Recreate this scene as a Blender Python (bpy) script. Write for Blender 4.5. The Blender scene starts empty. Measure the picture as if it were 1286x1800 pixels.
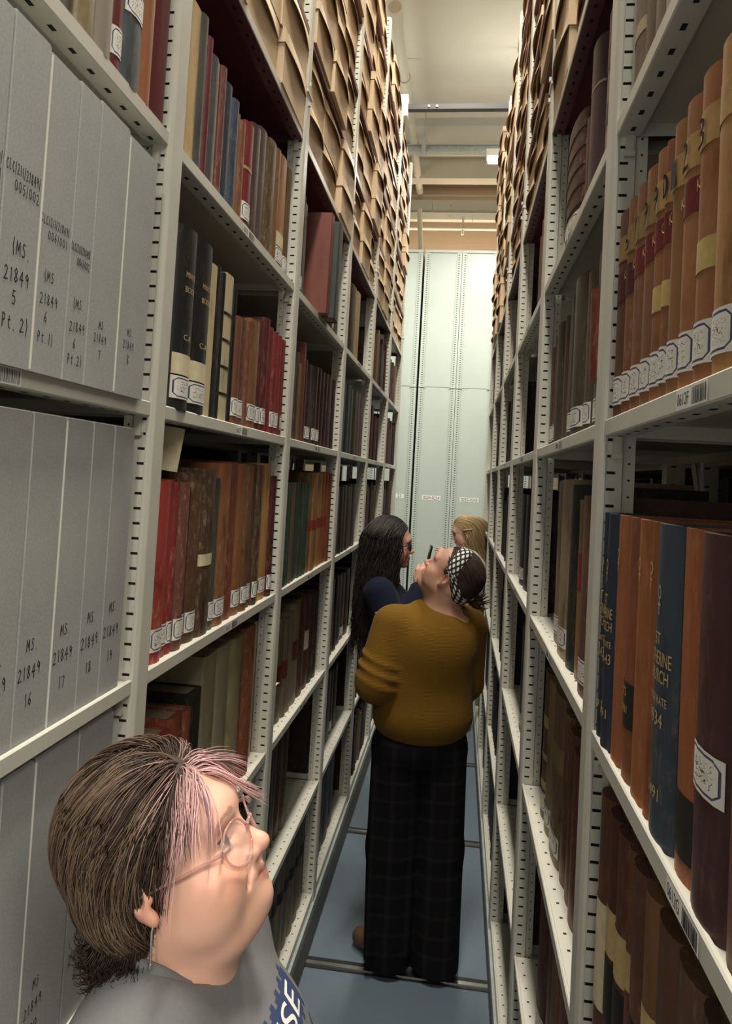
import bpy, bmesh, math, random
import numpy as np
from mathutils import Matrix, Vector
from mathutils.bvhtree import BVHTree
random.seed(7); RNG = np.random.default_rng(7)
SC = bpy.context.scene
COL = SC.collection
PI = math.pi

# ------------------------------------------------------------------ camera
EYE = 1.9
YAW, PITCH, ROLL = .1272, .0406, .0558
F_PX, CX_PX, CY_PX = 1300.0, 643.0, 786.4
_cy, _sy = math.cos(YAW), math.sin(YAW)
FW = Vector((-_sy*math.cos(PITCH), _cy*math.cos(PITCH), math.sin(PITCH)))
_r = Vector((_cy, _sy, 0)); _u = _r.cross(FW)
RT = _r*math.cos(ROLL)+_u*math.sin(ROLL); UP = _u*math.cos(ROLL)-_r*math.sin(ROLL)
cam_data = bpy.data.cameras.new('camera')
cam = bpy.data.objects.new('camera', cam_data); COL.objects.link(cam)
M = Matrix((RT, UP, -FW)).transposed().to_4x4(); M.translation = Vector((0, 0, EYE))
cam.matrix_world = M
cam_data.sensor_fit = 'AUTO'; cam_data.sensor_width = 36.0
cam_data.lens = F_PX/1800*36
cam_data.shift_y = -(900-CY_PX)/1800
cam_data.clip_start = .02; cam_data.clip_end = 60
SC.camera = cam

# ------------------------------------------------------------------ exposure, world, big lights
SC.view_settings.view_transform = 'Standard'
try: SC.view_settings.look = 'None'
except Exception: pass
SC.view_settings.gamma = 1.0
SC.view_settings.exposure = 0.0
SC.view_settings.use_curve_mapping = False
world = bpy.data.worlds.new('world'); SC.world = world
world.use_nodes = True
world.node_tree.nodes['Background'].inputs[0].default_value = (1.0, .95, .85, 1)
world.node_tree.nodes['Background'].inputs[1].default_value = .55

def area(name, loc, sx, sy, power, color=(1, .94, .82), rot=(0, 0, 0)):
    l = bpy.data.lights.new(name, 'AREA'); l.shape = 'RECTANGLE'; l.size = sx; l.size_y = sy
    l.energy = power; l.color = color
    o = bpy.data.objects.new(name, l); COL.objects.link(o); o.location = loc; o.rotation_euler = rot
    return o
# fluorescent battens: one over the near end of the aisle, one over the cross aisle with its added twin
area('near_batten_light', (-.12, 1.2, 5.6), .25, 1.3, 165)
area('near_batten_light', (-.12, 1.2, 5.68), .25, 1.3, 30, rot=(PI, 0, 0))
area('middle_batten_light', (-.12, 4.1, 5.7), .25, 1.3, 115)
area('middle_batten_light', (-.12, 3.5, 5.78), .25, 1.3, 12, rot=(PI, 0, 0))
area('near_left_fill_light', (1.15, -1.5, 3.9), 1.3, .3, 105)  # added fill, brightens the near left boxes and posts
area('rear_batten_light', (.15, -3.0, 4.6), .3, 1.5, 90)
area('cross_aisle_batten_light', (.75, 6.95, 4.90), 1.25, .2, 105, (1, .96, .86))
area('cross_aisle_batten_light', (.75, 6.95, 5.08), 1.25, .2, 14, (1, .96, .86), (PI, 0, 0))
area('cross_aisle_batten_light', (-1.9, 6.95, 4.90), 1.25, .2, 85, (1, .96, .86))  # added twin lamp, lights the ceiling and end panels
area('cross_aisle_batten_light', (-1.9, 6.95, 5.08), 1.25, .2, 14, (1, .96, .86), (PI, 0, 0))
area('rear_hall_light', (0, 9.75, 4.75), 2.2, .2, 16, (1, .80, .58), (PI, 0, 0))

# ------------------------------------------------------------------ helpers
def srgb(h):
    h = h.lstrip('#'); c = [int(h[i:i+2], 16)/255 for i in (0, 2, 4)]
    return tuple((x/12.92 if x <= .04045 else ((x+.055)/1.055)**2.4) for x in c)

class MB:
    def __init__(s): s.v = []; s.f = []; s.m = []; s.sm = []; s.uv = {}; s.c = None
    def add(s, vs, fs, m=0, smooth=False, uvs=None):
        o = len(s.v); s.v += [tuple(x) for x in vs]
        for i, f in enumerate(fs):
            if uvs: s.uv[len(s.f)] = uvs[i]
            s.f.append(tuple(o+j for j in f)); s.m.append(m); s.sm.append(smooth)
        return o
    def quad(s, a, b, c, d, m=0, uv=False):
        s.add([a, b, c, d], [(0, 1, 2, 3)], m, False, [((0, 0), (1, 0), (1, 1), (0, 1))] if uv else None)
    def box(s, x0, x1, y0, y1, z0, z1, m=0):
        if x0 > x1: x0, x1 = x1, x0
        if y0 > y1: y0, y1 = y1, y0
        s.add([(x0, y0, z0), (x1, y0, z0), (x1, y1, z0), (x0, y1, z0), (x0, y0, z1), (x1, y0, z1), (x1, y1, z1), (x0, y1, z1)],
              [(0, 3, 2, 1), (4, 5, 6, 7), (0, 1, 5, 4), (1, 2, 6, 5), (2, 3, 7, 6), (3, 0, 4, 7)], m)
    def prism(s, poly, z0, z1, m=0, caps=True, smooth=False):
        n = len(poly)
        vs = [(x, y, z0) for x, y in poly]+[(x, y, z1) for x, y in poly]
        s.add(vs, [(i, (i+1) % n, n+(i+1) % n, n+i) for i in range(n)], m, smooth)
        if caps:
            s.add([(x, y, z0) for x, y in poly], [tuple(range(n))[::-1]], m)
            s.add([(x, y, z1) for x, y in poly], [tuple(range(n))], m)
    def tube(s, pts, r, n=8, m=0, closed=False, caps=True):
        pts = [Vector(p) for p in pts]; k = len(pts)
        rs = r if isinstance(r, (list, tuple)) else [r]*k
        vs = []
        up = Vector((0, 0, 1))
        prev = None
        for i, p in enumerate(pts):
            if closed: d = pts[(i+1) % k]-pts[i-1]
            else: d = pts[min(i+1, k-1)]-pts[max(i-1, 0)]
            d.normalize()
            if prev is None:
                a = d.cross(up)
                if a.length < 1e-3: a = d.cross(Vector((1, 0, 0)))
            else: a = prev-d*prev.dot(d)
            a.normalize(); prev = a.copy(); b = d.cross(a)
            for j in range(n):
                t = 2*PI*j/n
                vs.append(p+(a*math.cos(t)+b*math.sin(t))*rs[i])
        fs = []
        for i in range(k if closed else k-1):
            for j in range(n):
                a0 = i*n+j; a1 = i*n+(j+1) % n; b0 = ((i+1) % k)*n+j; b1 = ((i+1) % k)*n+(j+1) % n
                fs.append((a0, a1, b1, b0))
        s.add(vs, fs, m, True)
        if caps and not closed:
            s.add(vs[:n], [tuple(range(n))[::-1]], m); s.add(vs[-n:], [tuple(range(n))], m)
    def mesh(s, name, mats):
        me = bpy.data.meshes.new(name); me.from_pydata(s.v, [], s.f)
        for mt in mats: me.materials.append(mt)
        me.polygons.foreach_set('material_index', s.m); me.polygons.foreach_set('use_smooth', s.sm)
        if s.uv:
            ul = me.uv_layers.new(name='UVMap'); d = ul.data
            for fi, uv in s.uv.items():
                ls = me.polygons[fi].loop_start
                for j, q in enumerate(uv): d[ls+j].uv = q
        if s.c:
            at = me.attributes.new('Col', 'FLOAT_COLOR', 'FACE')
            at.data.foreach_set('color', [x for c in s.c for x in (*c, 1)])
        me.update(); return me

def link(name, me, parent=None, loc=None, rot=None):
    o = bpy.data.objects.new(name, me); COL.objects.link(o)
    if parent: o.parent = parent
    if loc: o.location = loc
    if rot: o.rotation_euler = rot
    return o
def tag(o, label=None, cat=None, group=None, kind=None):
    if label: o['label'] = label
    if cat: o['category'] = cat
    if group: o['group'] = group
    if kind: o['kind'] = kind
    return o
def empty(name, loc=(0, 0, 0), rot=None): return link(name, None, None, loc, rot)
def obj(name, mb, mats, parent=None, loc=None, rot=None):
    if not isinstance(mats, (list, tuple)): mats = [mats]
    return link(name, mb.mesh(name, mats), parent, loc, rot)

# ------------------------------------------------------------------ materials
def newmat(name):
    m = bpy.data.materials.new(name); m.use_nodes = True
    nt = m.node_tree; return m, nt, nt.nodes['Principled BSDF']
def nd(nt, t, **kw):
    n = nt.nodes.new(t)
    for k, v in kw.items():
        if k in n.inputs: n.inputs[k].default_value = v
        else: setattr(n, k, v)
    return n
def coords(nt, scale=(1, 1, 1), kind='Object'):
    tc = nd(nt, 'ShaderNodeTexCoord'); mp = nd(nt, 'ShaderNodeMapping')
    mp.inputs['Scale'].default_value = scale
    nt.links.new(tc.outputs[kind], mp.inputs['Vector']); return mp.outputs[0]
def noise(nt, vec, scale, detail=3, rough=.55):
    n = nd(nt, 'ShaderNodeTexNoise'); n.inputs['Scale'].default_value = scale; n.inputs['Detail'].default_value = detail
    n.inputs['Roughness'].default_value = rough
    nt.links.new(vec, n.inputs['Vector']); return n.outputs['Fac']
def ramp(nt, fac, stops):
    r = nd(nt, 'ShaderNodeValToRGB'); e = r.color_ramp.elements
    while len(e) < len(stops): e.new(.5)
    for i, (p, c) in enumerate(stops):
        e[i].position = p; e[i].color = (*c, 1) if len(c) == 3 else c
    nt.links.new(fac, r.inputs[0]); return r.outputs[0]
def mix(nt, fac, a, b, mode='MIX'):
    n = nd(nt, 'ShaderNodeMix', data_type='RGBA', blend_type=mode)
    for i, v in ((0, fac), (6, a), (7, b)):
        if hasattr(v, 'links') or isinstance(v, bpy.types.NodeSocket): nt.links.new(v, n.inputs[i])
        elif i == 0: n.inputs[0].default_value = v
        else: n.inputs[i].default_value = (*v, 1) if len(v) == 3 else v
    return n.outputs[2]
def math_(nt, op, a, b=0.0, c=None):
    n = nd(nt, 'ShaderNodeMath', operation=op)
    for i, v in enumerate((a, b) if c is None else (a, b, c)):
        if isinstance(v, bpy.types.NodeSocket): nt.links.new(v, n.inputs[i])
        else: n.inputs[i].default_value = v
    return n.outputs[0]
def bump(nt, bs, h, strength=.3, dist=.002):
    b = nd(nt, 'ShaderNodeBump'); b.inputs['Strength'].default_value = strength; b.inputs['Distance'].default_value = dist
    nt.links.new(h, b.inputs['Height']); nt.links.new(b.outputs[0], bs.inputs['Normal'])
def simple(name, col, rough=.5, metal=0, spec=.5, nz=0, nscale=20, bmp=0, stretch=(1, 1, 1)):
    m, nt, bs = newmat(name)
    c = srgb(col) if isinstance(col, str) else col
    bs.inputs['Base Color'].default_value = (*c, 1); bs.inputs['Roughness'].default_value = rough
    bs.inputs['Metallic'].default_value = metal; bs.inputs['Specular IOR Level'].default_value = spec
    if nz or bmp:
        f = noise(nt, coords(nt, stretch), nscale, 4)
        if nz:
            lo = tuple(max(0, x*(1-nz)) for x in c); hi = tuple(min(1, x*(1+nz)) for x in c)
            nt.links.new(ramp(nt, f, [(.3, lo), (.7, hi)]), bs.inputs['Base Color'])
        if bmp: bump(nt, bs, f, bmp)
    return m
MAT = {}
MAT['steel'] = simple('painted_steel', (.56, .55, .48), .38, nz=.05, nscale=6)
MAT['maroon'] = simple('maroon_painted_steel', (.115, .032, .040), .35, nz=.1, nscale=8)
MAT['slot'] = simple('slot_shade_and_black', (.006, .006, .006), .9)  # plain black, also painted on as the shade inside holes and slots
MAT['darksteel'] = simple('dark_carriage_steel', (.045, .048, .052), .35, metal=.6)
MAT['chrome'] = simple('rail_steel', (.62, .62, .60), .28, metal=1)
MAT['galv'] = simple('galvanised_steel', (.42, .46, .44), .45, metal=.35, nz=.12, nscale=30)
MAT['white'] = simple('white_sticker_paper', (.80, .79, .74), .6)
MAT['cream'] = simple('cream_paper', (.66, .58, .38), .7, nz=.12, nscale=40)
MAT['ink'] = simple('black_ink', (.012, .012, .014), .6)
MAT['grey_ink'] = simple('grey_barcode_ink', (.13, .13, .14), .6)
MAT['gold'] = simple('gilt_lettering', (.62, .46, .18), .45, metal=.2)
MAT['ceil'] = simple('ceiling_paint', (.64, .61, .51), .85, nz=.04, nscale=1.5)
MAT['tan'] = simple('tan_wall_paint', (.47, .36, .25), .85, nz=.05, nscale=2)
MAT['beam'] = simple('pale_beam_paint', (.66, .66, .58), .6, nz=.04, nscale=4)
MAT['pipe'] = simple('cream_pipe_paint', (.70, .67, .56), .5)
MAT['panel'] = simple('pale_panel_paint', (.44, .50, .455), .3, nz=.03, nscale=3)
MAT['walls'] = simple('store_wall_paint', (.5, .49, .44), .85)
MAT['gap_shade'] = simple('painted_gap_shade', (.02, .017, .015), .8, nz=.4, nscale=5)  # near-black colour standing for shade in the gaps
MAT['pages'] = None
def mk_pages():
    m, nt, bs = newmat('page_edges'); f = noise(nt, coords(nt, (1, 1, 1)), 35, 3)
    v = coords(nt, (3, 900, 3)); g = noise(nt, v, 1, 2)
    c = mix(nt, math_(nt, 'MULTIPLY', g, .7), (.30, .24, .15), (.12, .085, .05))
    nt.links.new(mix(nt, f, c, (.24, .19, .12)), bs.inputs['Base Color']); bs.inputs['Roughness'].default_value = .85
    return m
MAT['pages'] = mk_pages()
def mk_leather(name, src):
    m, nt, bs = newmat(name)
    if src == 'obj':
        oi = nd(nt, 'ShaderNodeObjectInfo'); base = oi.outputs['Color']; al = oi.outputs['Alpha']; rnd = oi.outputs['Random']
        tc = nd(nt, 'ShaderNodeTexCoord'); mp = nd(nt, 'ShaderNodeMapping'); nt.links.new(tc.outputs['Object'], mp.inputs[0])
        cmb = nd(nt, 'ShaderNodeCombineXYZ')
        for i in range(3): nt.links.new(math_(nt, 'MULTIPLY', rnd, 13.0*(i+1)), cmb.inputs[i])
        nt.links.new(cmb.outputs[0], mp.inputs['Location']); mp.inputs['Scale'].default_value = (1, 1, .38)
        vec = mp.outputs[0]
    else:
        at = nd(nt, 'ShaderNodeAttribute', attribute_name='Col'); base = at.outputs['Color']; al = .25
        vec = coords(nt, (1, 1, .35))
    n1 = noise(nt, vec, 22, 5, .6); n2 = noise(nt, vec, 90, 4, .7); n3 = noise(nt, vec, 7, 2)
    dark = mix(nt, 1.0, base, (.42, .38, .36), 'MULTIPLY')
    lite = mix(nt, .45, base, (.48, .33, .19))
    c = mix(nt, ramp(nt, n1, [(.35, (0, 0, 0)), (.72, (1, 1, 1))]), mix(nt, .30, base, dark), base)
    w = ramp(nt, n2, [(.50, (0, 0, 0)), (.66, (1, 1, 1))])
    w2 = ramp(nt, n3, [(.42, (0, 0, 0)), (.62, (1, 1, 1))])
    fac = math_(nt, 'MULTIPLY', math_(nt, 'MULTIPLY', w, w2), al)
    c = mix(nt, fac, c, lite)
    wd = ramp(nt, n1, [(.30, (1, 1, 1)), (.42, (0, 0, 0))])
    c = mix(nt, math_(nt, 'MULTIPLY', wd, al), c, dark)
    nt.links.new(c, bs.inputs['Base Color'])
    bs.inputs['Roughness'].default_value = .5; bs.inputs['Specular IOR Level'].default_value = .35
    bump(nt, bs, n2, .25, .001)
    return m
MAT['leather'] = mk_leather('book_cover', 'obj')
MAT['leather_v'] = mk_leather('distant_book_cover', 'attr')
def mk_graybox():
    m, nt, bs = newmat('grey_fibre_board')
    v = coords(nt); f = noise(nt, v, 9, 3); g = noise(nt, v, 260, 3, .7)
    c = mix(nt, f, (.25, .254, .248), (.36, .363, .352)); c = mix(nt, ramp(nt, g, [(.35, (0, 0, 0)), (.7, (.4, .4, .4))]), c, (.47, .465, .445))
    vo = nd(nt, 'ShaderNodeTexVoronoi', feature='DISTANCE_TO_EDGE'); vo.inputs['Scale'].default_value = 55
    dn = nd(nt, 'ShaderNodeTexNoise'); dn.inputs['Scale'].default_value = 30
    nt.links.new(v, dn.inputs['Vector']); nt.links.new(dn.outputs['Color'], vo.inputs['Vector'])
    ln = ramp(nt, vo.outputs['Distance'], [(.0, (.5, .5, .5)), (.012, (0, 0, 0))])
    c = mix(nt, ln, c, (.18, .18, .18)); nt.links.new(c, bs.inputs['Base Color']); bs.inputs['Roughness'].default_value = .75
    return m
MAT['graybox'] = mk_graybox()
MAT['grayedge'] = simple('pale_board_edge', (.66, .65, .60), .8)
def mk_kraft():
    m, nt, bs = newmat('kraft_board')
    oi = nd(nt, 'ShaderNodeObjectInfo')
    f = noise(nt, coords(nt, (1, 1, 1)), 14, 4); g = noise(nt, coords(nt, (1, 1, .12)), 160, 2)
    c = mix(nt, f, (.46, .33, .20), (.57, .43, .27)); c = mix(nt, math_(nt, 'MULTIPLY', g, .4), c, (.62, .50, .34))
    c = mix(nt, math_(nt, 'MULTIPLY', oi.outputs['Random'], .35), c, (.56, .40, .22))
    nt.links.new(c, bs.inputs['Base Color']); bs.inputs['Roughness'].default_value = .6; return m
MAT['kraft'] = mk_kraft()
def mk_label():
    m, nt, bs = newmat('printed_spine_label')
    tc = nd(nt, 'ShaderNodeTexCoord'); sp = nd(nt, 'ShaderNodeSeparateXYZ'); nt.links.new(tc.outputs['UV'], sp.inputs[0])
    a = math_(nt, 'ABSOLUTE', math_(nt, 'SUBTRACT', sp.outputs[0], .5)); b = math_(nt, 'ABSOLUTE', math_(nt, 'SUBTRACT', sp.outputs[1], .5))
    d = math_(nt, 'MAXIMUM', math_(nt, 'MAXIMUM', a, b), math_(nt, 'SUBTRACT', math_(nt, 'ADD', a, b), .26))
    ring = math_(nt, 'COMPARE', d, .40, .028)
    oi = nd(nt, 'ShaderNodeObjectInfo'); cb = nd(nt, 'ShaderNodeCombineXYZ')
    nt.links.new(math_(nt, 'MULTIPLY', oi.outputs['Random'], 31), cb.inputs[0]); nt.links.new(math_(nt, 'MULTIPLY', oi.outputs['Random'], 17), cb.inputs[2])
    mp = nd(nt, 'ShaderNodeMapping'); nt.links.new(tc.outputs['UV'], mp.inputs[0]); nt.links.new(cb.outputs[0], mp.inputs[1]); mp.inputs['Scale'].default_value = (1, 1.3, 1)
    n = noise(nt, mp.outputs[0], 7.5, 1, .4)
    sc = math_(nt, 'COMPARE', n, .5, .020); ins = math_(nt, 'LESS_THAN', d, .27)
    c = mix(nt, math_(nt, 'MULTIPLY', sc, ins), (.74, .72, .65), (.03, .03, .05)); c = mix(nt, ring, c, (.05, .06, .14))
    nt.links.new(c, bs.inputs['Base Color']); bs.inputs['Roughness'].default_value = .6; return m
MAT['label'] = mk_label()
def mk_floor():
    m, nt, bs = newmat('blue_grey_linoleum')
    v = coords(nt); f = noise(nt, v, 2.5, 4); g = noise(nt, coords(nt, (1, .3, 1)), 22, 4)
    c = mix(nt, f, (.098, .130, .168), (.140, .182, .225)); c = mix(nt, ramp(nt, g, [(.6, (0, 0, 0)), (.75, (.4, .4, .4))]), c, (.15, .18, .19))
    nt.links.new(c, bs.inputs['Base Color']); nt.links.new(math_(nt, 'MULTIPLY_ADD', f, .2, .30), bs.inputs['Roughness']); return m
MAT['floor'] = mk_floor()

# ------------------------------------------------------------------ stroke lettering (handwriting) and printed text
G = {'0': [[(.5, 1), (.15, .8), (.1, .35), (.4, 0), (.75, .2), (.8, .7), (.5, 1)]], '1': [[(.4, .85), (.55, 1), (.5, 0)]],
 '2': [[(.1, .8), (.4, 1), (.75, .8), (.5, .4), (.05, 0), (.85, .05)]], '3': [[(.15, .95), (.7, .95), (.4, .6), (.75, .35), (.45, 0), (.1, .1)]],
 '4': [[(.6, -.1), (.65, 1), (.1, .4), (.9, .4)]], '5': [[(.8, 1), (.3, 1), (.2, .6), (.6, .6), (.75, .3), (.45, 0), (.1, .1)]],
 '6': [[(.7, 1), (.25, .6), (.15, .2), (.5, 0), (.75, .25), (.5, .5), (.2, .3)]], '7': [[(.1, .95), (.8, .95), (.4, 0)]],
 '8': [[(.5, .5), (.2, .8), (.5, 1), (.75, .8), (.5, .5), (.15, .2), (.45, 0), (.8, .2), (.5, .5)]],
 '9': [[(.75, .75), (.45, 1), (.2, .75), (.45, .5), (.75, .75), (.65, 0)]],
 'M': [[(.0, 0), (.15, 1), (.45, .35), (.8, 1), (.9, 0)]], 'S': [[(.75, .9), (.4, 1), (.2, .75), (.6, .45), (.6, .1), (.2, 0), (.05, .1)]],
 'P': [[(.2, 0), (.25, 1), (.7, .9), (.65, .55), (.25, .45)]], 't': [[(.4, .9), (.35, .1), (.6, 0)], [(.15, .6), (.65, .65)]],
 '.': [[(.2, .05), (.3, 0)]], '/': [[(.1, -.1), (.6, 1.1)]], '(': [[(.6, 1.15), (.3, .6), (.5, -.15)]], ')': [[(.3, 1.15), (.6, .6), (.3, -.15)]],
 'C': [[(.75, .85), (.4, 1), (.1, .5), (.35, 0), (.75, .15)]], 'L': [[(.25, 1), (.15, 0), (.7, .05)]], ' ': [], ',': [[(.3, .1), (.2, -.15)]]}
def handwrite(mb, text, P, ex, ez, size, wd=None, m=0, jit=.06, off=.0006, fit=None):
    """ribbons on a plane at P; ex to the right of the writing, ez up; off along the normal"""
    ex = Vector(ex).normalized(); ez = Vector(ez).normalized(); n = ex.cross(ez); x = 0.0; wd = wd or size*.045
    wid = lambda ch: (.69 if ch not in '.,()/1' else .50) if ch != ' ' else .35
    xs = 1.0
    if fit: xs = min(1.0, fit/(sum(wid(c_) for c_ in text)*size))
    P = Vector(P)+n*off
    for ch in text:
        jy = random.uniform(-jit, jit); sx = .55 if ch not in '.,()/1' else .36
        for st in G.get(ch, []):
            pts = [P+ex*((x+px*sx)*size*xs)+ez*((py+jy)*size) for px, py in st]
            for a, b in zip(pts[:-1], pts[1:]):
                d = (b-a).normalized(); s_ = n.cross(d)*wd; a2 = a-d*wd*.6; b2 = b+d*wd*.6
                mb.add([a2-s_, b2-s_, b2+s_, a2+s_], [(0, 1, 2, 3)], m)
        x += (sx+.14) if ch != ' ' else .35
    return x*size
_tc = {}
def print_text(mb, text, P, ex, ez, size, m=0, off=.0006, width=None, center=True, fn=None):
    if text not in _tc:
        cu = bpy.data.curves.new('t', 'FONT'); cu.body = text; cu.size = 1
        o = bpy.data.objects.new('t', cu); COL.objects.link(o); dg = bpy.context.evaluated_depsgraph_get()
        me = bpy.data.meshes.new_from_object(o.evaluated_get(dg))
        _tc[text] = ([tuple(v.co) for v in me.vertices], [tuple(p.vertices) for p in me.polygons])
        bpy.data.objects.remove(o); bpy.data.curves.remove(cu); bpy.data.meshes.remove(me)
    vs, fs = _tc[text]
    x0 = min(v[0] for v in vs); x1 = max(v[0] for v in vs); y0 = min(v[1] for v in vs); y1 = max(v[1] for v in vs)
    sy = size/(y1-y0); sx = sy if width is None else width/(x1-x0)
    ex = Vector(ex).normalized(); ez = Vector(ez).normalized(); n = ex.cross(ez); P = Vector(P)+n*off
    cx = (x0+x1)/2 if center else x0; cy = (y0+y1)/2
    out = [P+ex*((v[0]-cx)*sx)+ez*((v[1]-cy)*sy) for v in vs]
    if fn: out = [fn(q) for q in out]
    mb.add(out, fs, m)
def barcode(mb, P, ex, ez, w, h, m=0, off=.0007, seed=1):
    rr = random.Random(seed); ex = Vector(ex).normalized(); ez = Vector(ez).normalized(); P = Vector(P)+ex.cross(ez)*off; x = 0
    while x < w:
        b = rr.choice((.0008, .0014, .0022)); mb.quad(P+ex*x, P+ex*(x+b), P+ex*(x+b)+ez*h, P+ex*x+ez*h, m); x += b+rr.choice((.0009, .0016))

# ------------------------------------------------------------------ the room
def struct(name, mb, mats, **k): return tag(obj(name, mb, mats, **k), kind='structure')
mb = MB(); mb.box(-4, 4, -4, 10.25, -.05, 0); struct('floor', mb, MAT['floor'])
mb = MB(); mb.box(-4, 4, -4, 10.35, 6.05, 6.15); struct('ceiling', mb, MAT['ceil'])
mb = MB(); mb.box(-4, 4, 10.25, 10.35, -.05, 6.05); struct('wall_back', mb, MAT['tan'])
mb = MB(); mb.box(-4.1, -4, -4, 10.35, -.05, 6.15); struct('wall_left', mb, MAT['walls'])
mb = MB(); mb.box(4, 4.1, -4, 10.35, -.05, 6.15); struct('wall_right', mb, MAT['walls'])
mb = MB(); mb.box(-4, 4, 8.5, 8.75, 5.874, 6.05); struct('trim_1', mb, MAT['ceil'])
mb = MB(); mb.box(-4, 4, 9.4, 9.6, 5.80, 6.05); struct('trim_2', mb, MAT['ceil'])
# floor rails across the aisle
for i, Y in enumerate((1.83, 2.93, 4.035, 5.14, 6.24, 7.35)):
    mb = MB(); mb.box(-3.9, 3.9, Y-.032, Y+.032, 0, .003, 0); mb.box(-3.9, 3.9, Y-.016, Y+.004, .003, .007, 1)
    struct('trim_%d' % (i+3), mb, [MAT['darksteel'], MAT['chrome']])

# ------------------------------------------------------------------ shelving ranges
AX, BX = -.53, .215            # post faces, left and right of the aisle
LIPL, LIPR = -.532, .222
ZL = [.0995+.4778*i for i in range(7)]+[2.9663+.336*i for i in range(1, 5)]; NL = len(ZL)
TOP = 4.62
KL = [.252+i for i in range(7)]; KR = [.222+i for i in range(7)]
DEPTH = .40
def post_mesh(shade_core=True):
    mb = MB(); z0, z1, zs = .04, TOP, 3.10
    if shade_core: mb.box(.0115, .034, -.0262, .0262, z0+.01, z1-.002, 1)  # black block added inside, stands for the shade behind the slots
    P = .0259
    # aisle face in local coords: x = 0 at the aisle, +x into the range, y along the aisle
    def front(za, zb, s=1.0, dx=0.0):
        w1, w2 = .020*s, .031*s
        pr = [(.010+dx, -w2), (.0045+dx, -w2), (dx+.0008, -w1-.003), (dx, -w1), (dx, w1), (dx+.0008, w1+.003), (.0045+dx, w2), (.010+dx, w2)]
        mb.prism(pr, za, zb, 0, True)
    front(z0, zs); front(zs, z1, .86, .002)
    for sg in (-1, 1):
        y = .0285*sg
        def q(xa, xb, za, zb, yy=y):
            a = [(xa, yy, za), (xb, yy, za), (xb, yy, zb), (xa, yy, zb)]
            mb.quad(*(a if sg < 0 else a[::-1]))
        q(.010, .0125, z0, z1); q(.0255, .036, z0, z1)
        z = z0
        while z < z1-.03:
            q(.0125, .0255, z, z+P-.0046); z += P
        q(.0125, .0255, z, z1)
        # fold then the strip with round holes painted as black spots
        y2 = .0235*sg
        a = [(.036, y, z0), (.038, y2, z0), (.038, y2, z1), (.036, y, z1)]; mb.quad(*(a if sg < 0 else a[::-1]))
        a = [(.038, y2, z0), (.056, y2, z0), (.056, y2, z1), (.038, y2, z1)]; mb.quad(*(a if sg < 0 else a[::-1]))
        z = z0+P*.5
        while z < z1:
            c = [(.047+.0021*math.cos(t*PI/3), y2+sg*.0004, z+.0021*math.sin(t*PI/3)) for t in range(6)]
            mb.add(c, [tuple(range(6)) if sg < 0 else tuple(range(6))[::-1]], 1); z += P
    mb.quad((.056, -.0235, z0), (.056, .0235, z0), (.056, .0235, z1), (.056, -.0235, z1))
    # splice plate and its bolts
    mb.box(-.003, .058, -.034, .034, zs-.004, zs+.004)
    for dz in (-.035, .03): mb.box(-.006, 0, .004, .014, zs+dz-.006, zs+dz+.006, 2)
    return mb.mesh('post', [MAT['steel'], MAT['slot'], MAT['galv']])
def rear_post_mesh():
    mb = MB(); mb.box(0, .05, -.025, .025, .04, TOP)
    z = .06
    while z < TOP:
        mb.box(.012, .026, -.0256, .0256, z, z+.0046, 1); z += .0518  # slots painted as black bars in place of their shade
    return mb.mesh('rear_post', [MAT['steel'], MAT['slot']])
def shelf_mesh(kind, L=.936, lipmat=0):
    # local: x 0 = lip face, +x into range, y 0..L, z 0 = top edge
    mb = MB(); h = .026 if kind != 'base' else .05
    body = 1 if kind in ('maroon', 'maroonlip') else 0
    lm = 0 if kind in ('plain', 'maroon', 'base') else 1
    pr = [(0, -.002), (.002, 0), (.006, 0), (.0075, -.003)]
    # lip (rolled top edge), front face, return flange
    sec = [(.0075, -.003), (.006, 0), (.002, 0), (0, -.002), (0, -h+.002), (.002, -h)]
    for i in range(len(sec)-1):
        (xa, za), (xb, zb) = sec[i], sec[i+1]
        mb.quad((xa, 0, za), (xa, L, za), (xb, L, zb), (xb, 0, zb), lm)
    mb.quad((.002, 0, -h), (.002, L, -h), (.036, L, -h), (.036, 0, -h), body)
    mb.quad((.036, 0, -h), (.036, L, -h), (.038, L, -h+.008), (.038, 0, -h+.008), body)
    mb.quad((.0075, 0, -.003), (.0075, L, -.003), (.0075, L, -.0035), (.0075, 0, -.0035), body)
    # plate
    mb.box(.0075, DEPTH-.012, 0, L, -.0055, -.0035, body)
    for y in (0, L): mb.box(.003, DEPTH-.012, y-(.001 if y else 0), y+(.001 if not y else 0), -h, -.0055, body)
    mb.box(DEPTH-.016, DEPTH-.012, 0, L, -h, -.0035, body)
    y = .03
    while y < L-.01:
        for xx in ((.0225, .060) if kind != 'base' else (.0225,)):
            mb.quad((xx-.003, y-.003, -.0032), (xx+.003, y-.003, -.0032), (xx+.003, y+.003, -.0032), (xx-.003, y+.003, -.0032), 2)
        mb.quad((.016, y-.007, -h-.0004), (.016, y+.007, -h-.0004), (.023, y+.007, -h-.0004), (.023, y-.007, -h-.0004), 2)  # black patches painted for the shade in the punched holes
        y += .0518
    # clips that hook into the posts, just under each end
    for y0, y1 in ((-.004, .004), (L-.004, L+.004)):
        mb.box(.014, .026, y0, y1, -h-.030, -h+.002, 0); mb.box(.012, .028, y0-.002, y1+.002, -h-.034, -h-.026, 0)
    return mb.mesh('shelf', [MAT['steel'], MAT['maroon'], MAT['slot']])
POST, RPOST = post_mesh(), rear_post_mesh(); POST_END = post_mesh(False)
SH = {k: shelf_mesh(k) for k in ('plain', 'maroon', 'maroonlip', 'base')}
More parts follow.
